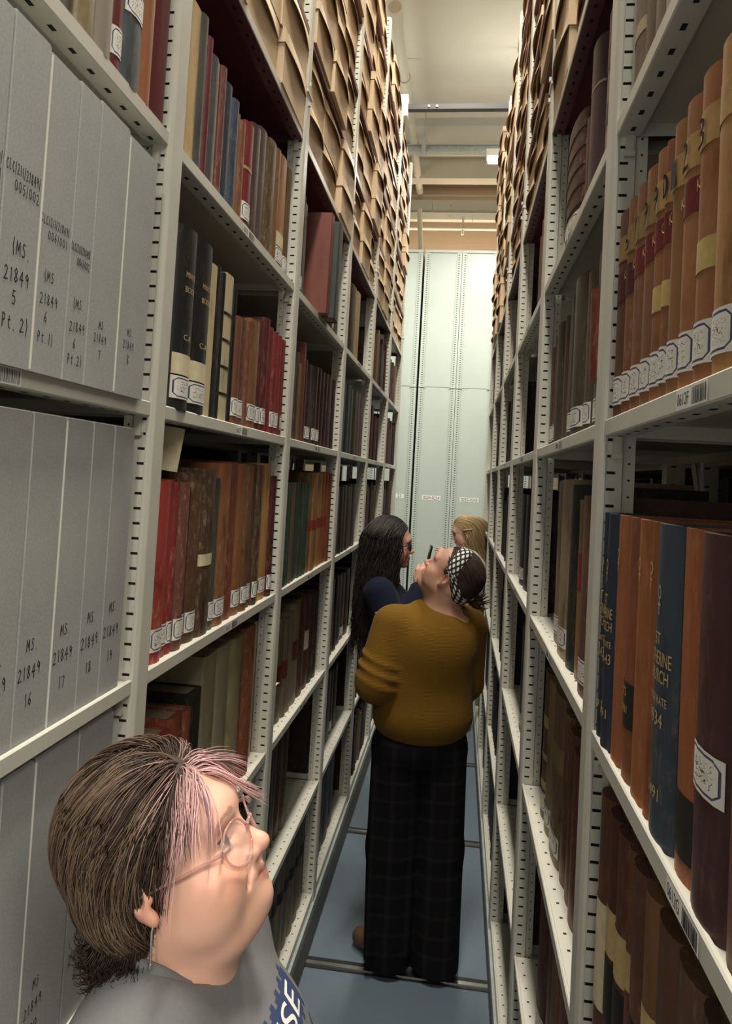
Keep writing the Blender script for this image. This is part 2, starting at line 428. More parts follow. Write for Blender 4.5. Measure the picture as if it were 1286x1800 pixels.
def build_range(side):
    s = -1 if side == 'L' else 1
    X0 = AX if side == 'L' else BX; K = KL if side == 'L' else KR
    t = empty('shelving_range', (X0, K[0], 0))
    tag(t, 'grey slotted steel shelving range along the %s side of the aisle' % ('left' if s < 0 else 'right'), 'shelving')
    rot = (0, 0, PI) if s < 0 else (0, 0, 0)
    for k in K:
        link('post', POST_END if k == K[-1] else POST, t, (0, k-K[0], 0), rot)
        for d in (.37, .46, .83):
            link('rear_post', RPOST, t, (s*d, k-K[0], 0), rot)
    for b in range(6):
        for li in range(NL):
            kind = 'base' if li == 0 else 'maroon' if li == 6 else 'maroonlip' if li > 6 else 'plain'
            # local x points into the range; for the left range rotate half a turn, which also flips y
            ya = K[b]+.032-K[0]
            loc = (s*(.006), ya if s > 0 else ya+.936, ZL[li])
            o = link('shelf', SH[kind], t, loc, rot)
            # shelf label on the lip
            lab = MB(); n = Vector((-1, 0, 0)); ex = Vector((0, -1, 0)); ez = Vector((0, 0, 1))
            txt = {('L', 1, 5): '0602E', ('L', 1, 4): '0602F', ('L', 1, 3): '0602G', ('R', 0, 4): '0612F', ('R', 0, 3): '0612G'}.get((side, b, li))
            if li < 6 and li > 0:
                lp = {('L', 0, 4): (.43,), ('L', 1, 5): (.50,), ('L', 1, 4): (.455,), ('L', 1, 3): (.44,), ('R', 0, 4): (.50,), ('R', 0, 3): (.47,)}.get((side, b, li), (.47,))[0]
                # local frame on lip: text runs so that it reads from the aisle
                W = .098
                yc = lp
                P = Vector((-.0005, yc, -.0135))
                def at(dx, dz): return P+ex*dx+ez*dz
                lab.quad(at(-W/2, -.0105), at(W/2, -.0105), at(W/2, .0105), at(-W/2, .0105), 0)
                if txt: print_text(lab, txt, P-ex*.026, ex, ez, .0125, 1, .0004, width=.038)
                else:
                    lab.quad(at(-.045, -.006)-n*0+n*.0003, at(-.012, -.006)+n*.0003, at(-.012, .006)+n*.0003, at(-.045, .006)+n*.0003, 2)
                barcode(lab, P+ex*(.002)+ez*(-.0085), ex, ez, .043, .017, 1 if txt else 2, .0004, seed=b*10+li)
                lo = obj('shelf_label', lab, [MAT['white'], MAT['ink'], MAT['grey_ink']], o)
                if txt: lo['label'] = 'white shelf label printed %s with a barcode' % txt
    # far side of the double sided range: plain shelves and a back brace
    for b in range(6):
        mbb = MB()
        for li in range(NL):
            z = ZL[li]; mbb.box(s*.47, s*.86, K[b]+.03-K[0], K[b+1]-.03-K[0], z-.028, z-.002, 0 if li < 6 else 1)
        obj('rear_shelves', mbb, [MAT['steel'], MAT['maroon']], t)
        if b in (1, 3):
            mbb = MB()
            for z0_, z1_ in ((.3, 2.2), (2.3, 4.3)):
                for a, c in ((0, 1), (1, 0)):
                    mbb.tube([(s*.415, K[b+a]-K[0], z0_), (s*.415, K[b+c]-K[0], z1_)], .007, 4)
            obj('cross_brace', mbb, MAT['steel'], t)
    # carriage and kick strip
    mbb = MB(); mbb.box(s*.012, s*.86, 0, K[-1]-K[0], .006, .056, 0)
    mbb.box(s*-.004, s*.012, -.03, K[-1]-K[0]+.03, .012, .062, 1); mbb.box(s*-.034 if s < 0 else -.012, s*.004, -.03, K[-1]-K[0]+.03, 0.0005, .012, 0)
    obj('carriage', mbb, [MAT['darksteel'], MAT['galv']], t)
    return t
RL, RR = build_range('L'), build_range('R')
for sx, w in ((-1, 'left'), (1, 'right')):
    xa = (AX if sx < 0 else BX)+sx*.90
    mb = MB(); mb.box(xa, xa+sx*.78, KL[0], KL[-1], .06, TOP-.02, 0)  # solid dark slab added to stop light bleeding through the range
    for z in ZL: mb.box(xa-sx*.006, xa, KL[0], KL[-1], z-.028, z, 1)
    nb = obj('light_blocker', mb, [MAT['gap_shade'], MAT['steel']]); tag(nb, 'added dark slab with shelf edges, blocking light behind the %s range' % w, 'shelving')

# ------------------------------------------------------------------ books
ORD = ['first', 'second', 'third', 'fourth', 'fifth', 'sixth', 'seventh', 'eighth', 'ninth', 'tenth', 'eleventh', 'twelfth', 'thirteenth', 'fourteenth', 'fifteenth', 'sixteenth', 'seventeenth', 'eighteenth', 'nineteenth', 'twentieth', 'twenty-first', 'twenty-second']
def arc(t, bl, n=8, x0=-.004, off=0.0):
    out = []
    for i in range(n+1):
        a = -PI/2+PI*i/n
        out.append((x0+math.cos(a)*(bl+off), math.sin(a)*(t/2+off)))
    return out
def book_mesh(t, h, d, bl, bands=(), panels=()):
    """cover (U-section with a rounded spine), raised bands, coloured panels"""
    mb = MB(); b = min(.003, t*.14); A = arc(t, bl); I = [(x*0+min(x-.003, -.0045), y*(1-2*b/t)) for x, y in A]
    n = len(A)
    outer = [(-d, -t/2)]+A+[(-d, t/2)]
    inner = [(-d, -t/2+b), (-.0075, -t/2+b), (-.0075, t/2-b), (-d, t/2-b)]
    for i in range(len(outer)-1):
        (xa, ya), (xb, yb) = outer[i], outer[i+1]
        sm = 0 < i < len(outer)-2
    o = mb.add([(x, y, 0) for x, y in outer[1:-1]]+[(x, y, h) for x, y in outer[1:-1]], [(i, i+1, n+i+1, n+i) for i in range(n-1)], 0, True)
    for (p, q) in ((outer[0], outer[1]), (outer[-2], outer[-1]), (outer[-1], inner[3]), (inner[3], inner[2]), (inner[2], inner[1]), (inner[1], inner[0]), (inner[0], outer[0])):
        mb.quad((p[0], p[1], 0), (q[0], q[1], 0), (q[0], q[1], h), (p[0], p[1], h))
    for z, fl in ((0, True), (h, False)):
        for quad_ in ([outer[0], outer[1], inner[1], inner[0]], [inner[3], inner[2], outer[-2], outer[-1]], ):
            vs = [(x, y, z) for x, y in quad_]; mb.add(vs, [(3, 2, 1, 0) if fl else (0, 1, 2, 3)])
        vs = [(x, y, z) for x, y in A]+[(inner[2][0], inner[2][1], z), (inner[1][0], inner[1][1], z)]
        mb.add(vs, [tuple(range(len(vs)))[::-1] if fl else tuple(range(len(vs)))])
    def ringpatch(z0, z1, off, m, rim=True):
        B = arc(t, bl, off=off); k = len(B)
        mb.add([(x, y, z0) for x, y in B]+[(x, y, z1) for x, y in B], [(i, i+1, k+i+1, k+i) for i in range(k-1)], m, True)
        if rim:
            for z, fl in ((z0, 1), (z1, 0)):
                vs = [(x, y, z) for x, y in B]+[(x, y, z) for x, y in A[::-1]]
                mb.add(vs, [(i, i+1, 2*k-2-i, 2*k-1-i)[::-1 if fl else 1] for i in range(k-1)], m)
    for z in bands: ringpatch(z-.004, z+.004, .0022, 0)
    for z0, z1, m in panels: ringpatch(z0, z1, .0007, m, False)
    return mb
def spine_quad(t, bl, z0, z1, f0=.12, f1=.88, off=.0012, n=5):
    mb = MB(); pts = []
    for i in range(n+1):
        a = -PI/2+PI*(f0+(f1-f0)*i/n); pts.append((-.004+math.cos(a)*(bl+off), math.sin(a)*(t/2+off)))
    vs = [(x, y, z0) for x, y in pts]+[(x, y, z1) for x, y in pts]
    fs = [(i, i+1, n+2+i, n+1+i) for i in range(n)]
    uv = [((i/n, 0), ((i+1)/n, 0), ((i+1)/n, 1), (i/n, 1)) for i in range(n)]
    mb.add(vs, fs, 0, True, uv); return mb
_cm = {}
def solid(hexc, rough=.55):
    if hexc not in _cm: _cm[hexc] = simple('cloth_'+hexc.strip('#'), hexc, rough, nz=.12, nscale=60)
    return _cm[hexc]
FACE = {'L': -.556, 'R': .245}
NB = [0]
def cname(hexc):
    r, g, b = [int(hexc[i:i+2], 16) for i in (1, 3, 5)]; v = max(r, g, b); mn = min(r, g, b)
    if v-mn < 16: return 'black' if v < 52 else 'dark grey' if v < 95 else 'grey' if v < 150 else 'cream'
    if r >= g >= b:
        if v > 165 and b > 100: return 'cream'
        if r-g > 1.6*(g-b) and r-g > 45 and g < 80: return 'bright red' if v > 150 else 'dark red' if v > 90 else 'maroon'
        if v > 165: return 'tan' if b > 60 else 'orange-tan'
        if v > 120: return 'mid-brown'
        return 'brown' if v > 85 else 'dark brown'
    if b >= g >= r or (b > r and b > g): return 'navy blue' if v < 90 else 'blue' if g > r else 'purple'
    if g > r and g > b: return 'dark green' if v < 100 else 'green'
    if b > g: return 'maroon' if v < 100 else 'purple-brown'
    return 'grey-brown'
def book(side, y, z, t, h, col, wear=.4, d=.25, opts='', face=None, tilt=0, desc='', label='', group=None, bl=None, title=None, yaw=0, name='book'):
    s = 1 if side == 'L' else -1
    x = (FACE[side] if face is None else face)
    bl = min(t*.28, .012) if bl is None else bl
    panels = []; mats = [MAT['leather']]
    bands = ()
    if 'B' in opts: bands = [h*k for k in (.27, .42, .57, .72, .87)]
    if title:
        for (z0, z1, hc) in title:
            if not hc in [m.name for m in mats]: pass
            mats.append(solid(hc)); panels.append((h*z0, h*z1, len(mats)-1))
    mbk = book_mesh(t, h, d, bl, bands, panels)
    o = obj(name, mbk, mats, None, (x, y, z), (tilt, 0, (0 if s > 0 else PI)+yaw))
    c_ = srgb(col); lum = .3*c_[0]+.6*c_[1]+.1*c_[2]
    o.color = (*[(.88*q+.12*lum)*1.0 for q in c_], min(1, wear*1.25+.1))
    pg = MB(); pg.box(-d+.005, -.0078, -t/2+min(.003, t*.14), t/2-min(.003, t*.14), .003, h-.005)
    obj('page_block', pg, MAT['pages'], o)
    if 'L' in opts:
        lz = .022; lh = .043
        q = obj('spine_label', spine_quad(t, bl, lz, lz+lh), MAT['label'], o)
    if 'M' in opts:
        obj('spine_label', spine_quad(t, bl, .11, .150), MAT['label'], o)
    if 'Y' in opts: obj('paper_label', spine_quad(t, bl, .068, .108, .12, .9), MAT['cream'], o)
    if 'C' in opts: obj('paper_label', spine_quad(t, bl, .10, .25, .15, .85), MAT['cream'], o)
    if 'G' in opts:
        for i, zz in enumerate((.74, .66, .40)):
            tm = MB(); fn = lambda q, bl=bl, t=t: Vector((-.004+(bl+.0012)*math.sqrt(max(0, 1-(q.y/(t/2+.001))**2)), q.y, q.z))
            print_text(tm, ('MINUTE', 'BOOK', 'C.A.')[i], (0, 0, h*zz), (0, 1, 0), (0, 0, 1), .011, 0, 0, width=min(t*.62, .045) if i < 2 else t*.4, fn=fn)
            obj('gilt_title', tm, MAT['gold'], o)
    nm = cname(col)
    full = ('%s %s' % (desc or (nm+' leather-bound volume'), label)).strip()
    if len(full.split()) > 16: full = full.replace(' leather-bound', '').replace(' bound register', ' register').replace(', numbered spine,', '')
    if len(full.split()) > 16: full = full.replace(', left range', ' left').replace(', right range', ' right').replace(' from near post', '').replace('from the far post', 'from far post')
    tag(o, full, 'book', group); NB[0] += 1
    return o
ROWN = {5: 'sixth row up', 4: 'fifth row up', 3: 'fourth row up', 2: 'third row up', 1: 'second row up', 0: 'bottom row'}
def where(side, bay, li, i):
    return '%s from near post, %s, %s bay, %s range' % (ORD[min(i, 21)], ROWN[li], ORD[bay], 'left' if side == 'L' else 'right')
def fill(side, bay, li, spec, y0=None, face=None, gap=.0012, count_from=0, full=True):
    K = KL if side == 'L' else KR
    y = K[bay]+.036 if y0 is None else y0; end = K[bay+1]-.034
    out = []
    tot = sum(q['t']+gap+q.get('dy', 0) for q in spec)
    sc = min(1.5, (end-y)/tot) if full else 1.0
    spec = [dict(q, t=q['t']*sc-(gap*.2 if full else 0)) for q in spec]
    for i, sp in enumerate(spec):
        sp = dict(sp); t = sp.pop('t'); h = sp.pop('h'); c = sp.pop('c'); dy = sp.pop('dy', 0)
        y += dy
        if y+t > end+.004: break
        f = sp.pop('f', face); jit = random.uniform(-.004, .006)
        base = FACE[side] if f is None else f
        fx = base-(jit if side == 'L' else -jit)
        out.append(book(side, y+t/2, ZL[li]-.0034, t, h, c, label=where(side, bay, li, i+count_from), face=fx, **sp)); y += t+gap
    return out
def S(t, h, c, **k): return dict(t=t, h=h, c=c, **k)

# ---- left range, second bay (the bay opposite the camera)
fill('L', 1, 5, [S(.030, .335, '#5b564c', wear=.2, desc='tall grey-brown cloth volume'), S(.038, .325, '#c9a667', wear=.3, desc='tall cream vellum volume', bl=.002),
 S(.028, .33, '#55544f', wear=.2), S(.016, .305, '#6b2527', wear=.3), S(.030, .283, '#4b4d4e', wear=.15), S(.012, .29, '#b9a983', wear=.5, bl=.002), S(.020, .292, '#6b3a33', wear=.9),
 S(.034, .275, '#2f3a49', wear=.15), S(.028, .262, '#39465a', wear=.25, opts=''), S(.020, .25, '#8a5a35', wear=1), S(.022, .245, '#7b4a2e', wear=.9), S(.046, .262, '#7c2026', wear=.2, opts='L', title=[(.55, .58, '#a58a5a')]),
 S(.048, .290, '#4a3b38', wear=.2), S(.050, .315, '#5a4844', wear=.25), S(.052, .318, '#5c4a33', wear=.6), S(.034, .325, '#7a5836', wear=.9), S(.070, .335, '#a06a3c', wear=1, opts='YL'), S(.050, .335, '#6b5334', wear=1, opts='L')])
fill('L', 1, 4, [S(.022, .30, '#a99a78', wear=.3, opts='L'), S(.074, .352, '#232423', wear=.08, opts='YLG', desc='thick black minute book,', bl=.02),
 S(.086, .356, '#212221', wear=.08, opts='YLG', desc='thicker black minute book,', bl=.022), S(.030, .335, '#cdbb8a', wear=.4, bl=.002, desc='cream vellum volume'),
 S(.028, .342, '#242424', wear=.1), S(.018, .335, '#1d1d1e', wear=.1), S(.048, .342, '#cbbd92', wear=.4, bl=.004, desc='cream book, black straps,', title=[(.18, .2, '#151515'), (.36, .38, '#151515'), (.54, .56, '#151515'), (.72, .74, '#151515')]),
 S(.018, .33, '#1c1c1c', wear=.1), S(.040, .262, '#7b4d33', wear=.5, opts='L'), S(.044, .265, '#6a4231', wear=.5, opts='L'), S(.022, .27, '#7b4630', wear=.4), S(.070, .285, '#8c5c33', wear=1, opts='L', desc='scuffed tan leather volume'),
 S(.030, .30, '#5b2a26', wear=.3, opts='L'), S(.040, .315, '#5f2224', wear=.3, opts='L'), S(.036, .30, '#7e2429', wear=.15), S(.034, .295, '#822930', wear=.3, opts='L'), S(.034, .293, '#8a2a2c', wear=.2, opts='L'), S(.030, .29, '#7c262c', wear=.2), S(.030, .295, '#912a33', wear=.15, opts='L')], face=-.548)
fill('L', 1, 3, [S(.030, .345, '#9c342a', wear=1, opts='L'), S(.042, .343, '#a83a30', wear=1, opts='L'), S(.022, .345, '#9a342c', wear=1, opts='L'), S(.020, .34, '#8e2d28', wear=.9, opts='L'), S(.036, .34, '#74433a', wear=.7, opts='L'),
 S(.020, .33, '#5b1c1e', wear=.3, opts='L'), S(.046, .36, '#5c402c', wear=.8, opts='L'), S(.060, .37, '#4e3a2a', wear=.9, opts='', desc='mottled volume, pale band,', title=[(.42, .49, '#cdbd9c')]), S(.030, .35, '#474b42', wear=.5, opts='L'),
 S(.062, .385, '#8c5730', wear=.7, opts='L'), S(.050, .39, '#773b27', wear=.5), S(.052, .388, '#8a572f', wear=.6, opts='L'), S(.040, .385, '#6a472c', wear=.5, opts='L'), S(.038, .39, '#5d4029', wear=.5, opts='L'), S(.032, .388, '#4b3426', wear=.5, opts='L'), S(.024, .39, '#8f6a38', wear=.4),
 S(.066, .395, '#b2813f', wear=1, opts='L', desc='badly worn yellow-tan volume'), S(.034, .36, '#4c1f1c', wear=.4, opts='L')], face=-.556)
fill('L', 1, 2, [S(.055, .255, '#a8552c', wear=.8, f=-.575, bl=.02), S(.075, .285, '#b3583a', wear=.9, f=-.565, bl=.03, desc='short rounded red-orange volume'), S(.050, .30, '#8a3a30', wear=.5, opts='B'), S(.055, .315, '#8c3e2c', wear=1, opts='B'), S(.035, .31, '#8a4630', wear=.7),
 S(.060, .335, '#23261f', wear=.2, opts='', title=[(.30, .48, '#c7b27c')], desc='black volume, yellowed label,'), S(.075, .40, '#a49a78', wear=.5, desc='tall stained vellum volume', bl=.004), S(.085, .40, '#a89e80', wear=.5, desc='tall pale vellum volume', bl=.01), S(.07, .40, '#90855f', wear=.4, bl=.02),
 S(.075, .41, '#7b4429', wear=.4, bl=.03, desc='tall red-brown rounded volume'), S(.030, .40, '#b7a371', wear=.3, dy=.05, bl=.002)], face=-.575)
fill('L', 1, 1, [S(.06, .30, c, wear=.4) for c in ('#6d5238', '#5d4632', '#76583a', '#5a4230')]+[S(.05, .36, c, wear=.3) for c in ('#5c5546', '#544c40', '#4f4940', '#5d5547', '#544d40', '#49433a')], face=-.56)
fill('L', 1, 0, [S(.055, .36, c, wear=.3) for c in ('#5c5546', '#544c40', '#4f4940', '#5d5547', '#544d40', '#49433a', '#57503f', '#5f5846')], face=-.60)
# ---- left range, third bay
fill('L', 2, 5, [S(.032, .30, '#3f2f2a', wear=.2, opts='L'), S(.03, .34, '#54463c', wear=.3, opts=''), S(.036, .335, '#3d3531', wear=.4, opts='L'), S(.10, .345, '#6a6e6b', wear=.05, bl=.002, f=-.56, desc='thick pale grey slipcase box')], full=False)
book('L', 2.64, ZL[5]-.003, .055, .375, '#7a4236', .1, .24, 'x', -.505, -.045, 'tall red-brown clothbound slipcase leaning out', 'over the shelf edge, sixth row up', bl=.003)
book('L', 2.735, ZL[5]-.003, .085, .37, '#3d4644', .05, .24, 'x', -.49, -.05, 'thick green-grey slipcase jutting out', 'beside the leaning red-brown one, left range', bl=.004)
fill('L', 2, 5, [S(.03, .34, '#55504a', wear=.5), S(.03, .33, '#54473b', wear=.6, opts='L'), S(.04, .33, '#37312e', wear=.4), S(.045, .33, '#4c4741', wear=.5)], y0=2.93, count_from=6)
fill('L', 2, 4, [S(.075, .345, '#463f39', wear=.15), S(.012, .34, '#cfc9b8', wear=.1, bl=.002), S(.03, .30, '#4a3b33', wear=.3), S(.03, .27, '#7d6340', wear=.5), S(.045, .35, '#6b3b2b', wear=.5, opts=''), S(.045, .30, '#5a2026', wear=.2), S(.075, .295, '#3c2b2e', wear=.1, opts='L'),
 S(.05, .30, '#3d292c', wear=.1, opts='L'), S(.05, .305, '#431f26', wear=.1, opts='L'), S(.06, .30, '#4b2229', wear=.15), S(.05, .305, '#4a2a27', wear=.2), S(.09, .31, '#3f1f24', wear=.2), S(.07, .305, '#42222a', wear=.2)], face=-.56)
fill('L', 2, 3, [S(.045, .33, '#53574a', wear=.2)]+[S(.038, .34, c, wear=.12) for c in ('#2f4238', '#31453a', '#5a4a3a', '#2c4035', '#2f4439', '#2d4237', '#30463a', '#2e4338')]+
 [S(.055, .375+.002*i, c, wear=.5, title=[(.42, .52, '#7c2a1f')]) for i, c in enumerate(('#6b5130', '#8b6030', '#8a4f2a', '#9a6a34', '#8f5028', '#8c4626'))]+[S(.05, .38, '#7c3f25', wear=.3)], face=-.556)
fill('L', 2, 2, [S(.035, .22, '#7a4436', wear=.4, f=-.60), S(.085, .37, '#2e352b', wear=.15, opts='C', desc='black-green volume, cream label,', bl=.004), S(.05, .35, '#6f6451', wear=.15, title=[(.36, .55, '#5b2019')]), S(.035, .34, '#6b604e', wear=.15, title=[(.40, .58, '#5b2019')]), S(.045, .35, '#736853', wear=.15), S(.075, .37, '#79705a', wear=.15, title=[(.45, .63, '#5b2019')]),
 S(.07, .36, '#4e3323', wear=.9), S(.065, .37, '#53301f', wear=.9, title=[(.42, .62, '#c6c0ae')], desc='brown volume, white wrap,'), S(.05, .36, '#38291f', wear=.5), S(.06, .36, '#3b2b22', wear=.5)], face=-.575)
fill('L', 2, 1, [S(.05, .37, c, wear=.15) for c in ('#2a231f', '#40302a', '#46342c', '#49362c', '#4e3a2f', '#533d31', '#5a4435')]+[S(.10, .40, '#4a2e27', wear=.12, d=.32, f=-.64, dy=.0, desc='large dark brown ledger')], face=-.60)
fill('L', 2, 0, [S(.058, .36, c, wear=.25, title=[(.60, .72, '#20201d')]) for c in ('#6a6150', '#746a57', '#6a604d', '#786d58', '#6e6450', '#746a56', '#695f4c', '#736852', '#6d634f', '#756b57')], face=-.58)
# ---- left range, fourth bay
fill('L', 3, 5, [S(.05, .33, '#3d2c28', wear=.2, opts=''), S(.06, .34, '#4b3430', wear=.2), S(.11, .34, '#42302b', wear=.2), S(.085, .345, '#a98d5c', wear=1, opts='', desc='rolled vellum volume')], face=-.556)
fill('L', 3, 4, [S(.05, .32, '#6b3a26', wear=.2), S(.075, .33, '#25292b', wear=.1), S(.075, .335, '#2a2f32', wear=.1), S(.085, .33, '#30332f', wear=.1), S(.085, .335, '#34352e', wear=.1), S(.10, .34, '#4c3229', wear=.2), S(.12, .345, '#553a2e', wear=.2)], face=-.556)
fill('L', 3, 3, [S(.055, .33, '#86482a', wear=.4), S(.07, .32, '#251f1d', wear=.1), S(.06, .32, '#2c2320', wear=.1), S(.07, .325, '#302722', wear=.2), S(.06, .32, '#3a2c25', wear=.2), S(.08, .33, '#352921', wear=.2), S(.1, .33, '#3f342b', wear=.3)], face=-.556)
fill('L', 3, 2, [S(.09, .35, '#3f2421', wear=.6), S(.09, .36, '#4b2824', wear=.5), S(.07, .36, '#2d221d', wear=.2), S(.10, .35, '#26221e', wear=.1), S(.08, .34, '#584738', wear=.3, opts='L'), S(.1, .35, '#3b2f28', wear=.3)], face=-.57)
fill('L', 3, 1, [S(.06, .30, '#352a20', wear=.4), S(.09, .34, '#8b7448', wear=.7), S(.07, .33, '#58291f', wear=.4, dy=.02), S(.1, .34, '#3a2723', wear=.4), S(.06, .32, '#56392a', wear=.4, opts='L'), S(.08, .33, '#40322a', wear=.4)], face=-.60)
fill('L', 3, 0, [S(.09, .35, '#141718', wear=.05), S(.10, .33, '#15191c', wear=.05), S(.03, .35, '#8b7a52', wear=.3), S(.12, .36, '#1c2024', wear=.1), S(.10, .35, '#23262b', wear=.1)], face=-.58)
# ---- left range, first bay, top left corner of the picture
fill('L', 0, 5, [S(.075, .33, c, wear=.4) for c in ('#6a5a44', '#5f4a3a', '#6a5a44', '#6a4a3a', '#54463c')]+[S(.060, .33, '#8c7b58', wear=.6, title=[(.3, .42, '#b39b66')]), S(.055, .33, '#8a8272', wear=.5), S(.040, .335, '#6b2a2a', wear=.3, opts='L'), S(.075, .335, '#4b5459', wear=.3, opts='M'), S(.050, .34, '#9a5e35', wear=.4), S(.085, .35, '#5f2024', wear=.15, desc='large dark maroon volume')], face=-.545, y0=.60)
# ---- right range, first bay
NUM = ['7', '6', '2', '1', '0', '9', '9', '7', '6', '5', '4']
cols4 = ['#a9743f', '#b98548', '#a5693c', '#a86e40', '#9b6a3d', '#96603a', '#a0673c', '#91603c', '#8a5a3a', '#8a5738', '#6b4431']
tw = [.058, .055, .052, .050, .046, .044, .026, .044, .046, .048, .055, .060, .050][:11]
yy = 1.186
right4 = []
for i in range(11):
    j = 10-i; t = [.062, .05, .058, .052, .048, .028, .044, .05, .056, .06, .06][i]
    col = cols4[j]; y0_ = yy-t
    ttl = [(.60, .72, '#6a1f1e')] if i in (2, 3, 4, 5, 7) else [(.56, .70, '#4b1d20')] if i in (0, 1) else []
    ttl = ttl+[(.755, .875, ('#8f7446', '#b08c58')[i > 3])]
    if i in (4, 5, 8): ttl = ttl+[(.36, .46, '#c0a868')]
    o = book('R', yy-t/2, ZL[4]-.0034, t-.001, .315+.004*(i > 7)+random.uniform(-.003, .003), col, .6, .22, 'L', .236, 0, ['dark brown', 'brown', 'brown', 'tan', 'tan', 'narrow tan', 'tan', 'tan', 'orange-tan', 'pale tan', 'tan'][i]+' calf volume, numbered spine,', '%s from the post on shelf 0612F' % ORD[i], title=ttl, bl=.013)
    if 1 <= i <= 8:
        tm = MB(); fn = lambda q, t=t: Vector((-.004+(.013+.0034)*math.sqrt(max(0, 1-(q.y/(t/2+.002))**2)), q.y, q.z))
        print_text(tm, ['', '6', '7', '9', '9', '0', '1', '2', '3'][i], (0, 0, .315*.815), (0, 1, 0), (0, 0, 1), .031, 0, 0, width=.019, fn=fn)
        obj('gilt_number', tm, MAT['ink'], o)
        tm = MB(); print_text(tm, 'K', (0, 0, .315*.655), (0, 1, 0), (0, 0, 1), .012, 0, 0, width=.013, fn=fn)
        obj('gilt_title', tm, MAT['gold'], o)
    yy = y0_
# big volumes on 0612G
v3 = [(.036, '#2c3448', 'dark blue'), (.052, '#2d374c', 'dark blue'), (.056, '#a35f30', 'orange-brown'), (.060, '#8f4d2a', 'darker orange-brown'), (.062, '#a5612f', 'orange-brown'), (.030, '#9a5629', 'narrow orange-brown'), (.078, '#3a4a58', 'wide slate blue'), (.070, '#a35a2c', 'orange'), (.080, '#4a2b2b', 'dark maroon'), (.07, '#7b4a2c', 'brown')]
yy = 1.186
for i, (t, c, nm) in enumerate(v3):
    ttl = [(.20, .37, '#1d1f1c')] if i == 3 else [(.06, .24, '#1d1a17')] if i == 7 else None
    fa = (.232, .230, .234, .236, .234, .236, .232, .238, .232, .236)[i]
    o = book('R', yy-t/2, ZL[3]-.0034, t-.001, .338, c, .35 if i > 1 else .15, .27, 'M' if i == 8 else '', fa, 0, nm+' bound register', '%s from the post on shelf 0612G' % ORD[i], title=ttl, bl=.012)
    fn = lambda q, t=t: Vector((-.004+(.012+.0014)*math.sqrt(max(0, 1-(q.y/(t/2+.002))**2)), q.y, q.z))
    if i in (0, 1, 6):
        tm = MB()
        for k, (tx, zz, sz) in enumerate((('ST', .635, .013), ('CATHERINE', .575, .015), ('CHURCH', .52, .014), ('POOR RATE', .445, .009), ('1935-43' if i < 2 else '1934', .385, .015), ('1491', .155, .013))):
            print_text(tm, tx, (0, 0, .338*zz), (0, 1, 0), (0, 0, 1), sz, 0, 0, width=min(t*.86, len(tx)*sz*.70), fn=fn)
        obj('gilt_title', tm, MAT['gold'], o)
    if i in (0, 1, 2, 4, 5, 6):
        tm = MB()   # small gilt crest: ring on a stem with two arms
        for zz, cnt in ((.80 if i else .8, 1),):
            zc = .338*(.78 if i in (0, 1, 6) else .84)
            ring = [(0, .006*math.cos(a*PI/5), zc+.008*math.sin(a*PI/5)) for a in range(10)]
            for a in range(10):
                p, q = Vector(ring[a]), Vector(ring[(a+1) % 10]); c0 = Vector((0, 0, zc))
                tm.add([fn(p), fn(q), fn(c0+(q-c0)*.7), fn(c0+(p-c0)*.7)], [(0, 1, 2, 3)])
            for a, b in (((0, 0, zc-.008), (0, 0, zc-.024)), ((0, -.005, zc-.013), (0, .005, zc-.013))):
                a, b = Vector(a), Vector(b); d_ = Vector((0, .0012, 0)) if a.y == b.y else Vector((0, 0, .0012))
                tm.add([fn(a-d_), fn(b-d_), fn(b+d_), fn(a+d_)], [(0, 1, 2, 3)])
        obj('gilt_crest', tm, MAT['gold'], o)
    if i == 3:
        tm = MB(); print_text(tm, 'TS', (0, 0, .338*.335), (0, 1, 0), (0, 0, 1), .011, 0, 0, width=.016, fn=fn); print_text(tm, '1931', (0, 0, .338*.27), (0, 1, 0), (0, 0, 1), .010, 0, 0, width=.022, fn=fn); obj('gilt_title', tm, MAT['gold'], o)
    yy -= t+.0008
fl = [S(.07, .36, c, wear=.35, f=.24) for c in ('#7b6a58', '#74614c', '#6d5a48', '#7a6753', '#6e5a47', '#806c56', '#75624e', '#6f5d4a', '#7a6a56')]
K5 = [(.07, .34), (.062, .35), (.07, .345), (.06, .35), (.07, .34)]
def rfill(li, specs, word, y=1.186, bay=0):
    for i, sp in enumerate(specs):
        t, h, c, kw = sp[0], sp[1], sp[2], (sp[3] if len(sp) > 3 else {})
        kw = dict(kw); y -= kw.pop('dy', 0)
        book('R', y-t/2, ZL[li]-.0034, t-.001, h, c, kw.pop('wear', .5), kw.pop('d', .24), kw.pop('opts', ''), kw.pop('f', .245), kw.pop('tilt', 0), kw.pop('desc', ''), '%s from the far post, %s' % (ORD[i], word), **kw); y -= t
rfill(5, [(.075, .36, '#8a7764', dict(title=[(.60, .68, '#b9a98c'), (.30, .36, '#b9a98c')], desc='grey-brown calf volume with pale patches')), (.06, .36, '#7d6b58'), (.05, .36, '#8b7863'), (.06, .36, '#a3927c'), (.06, .36, '#8b7863'), (.07, .36, '#7d6b58')], 'sixth row up, first bay, right range')
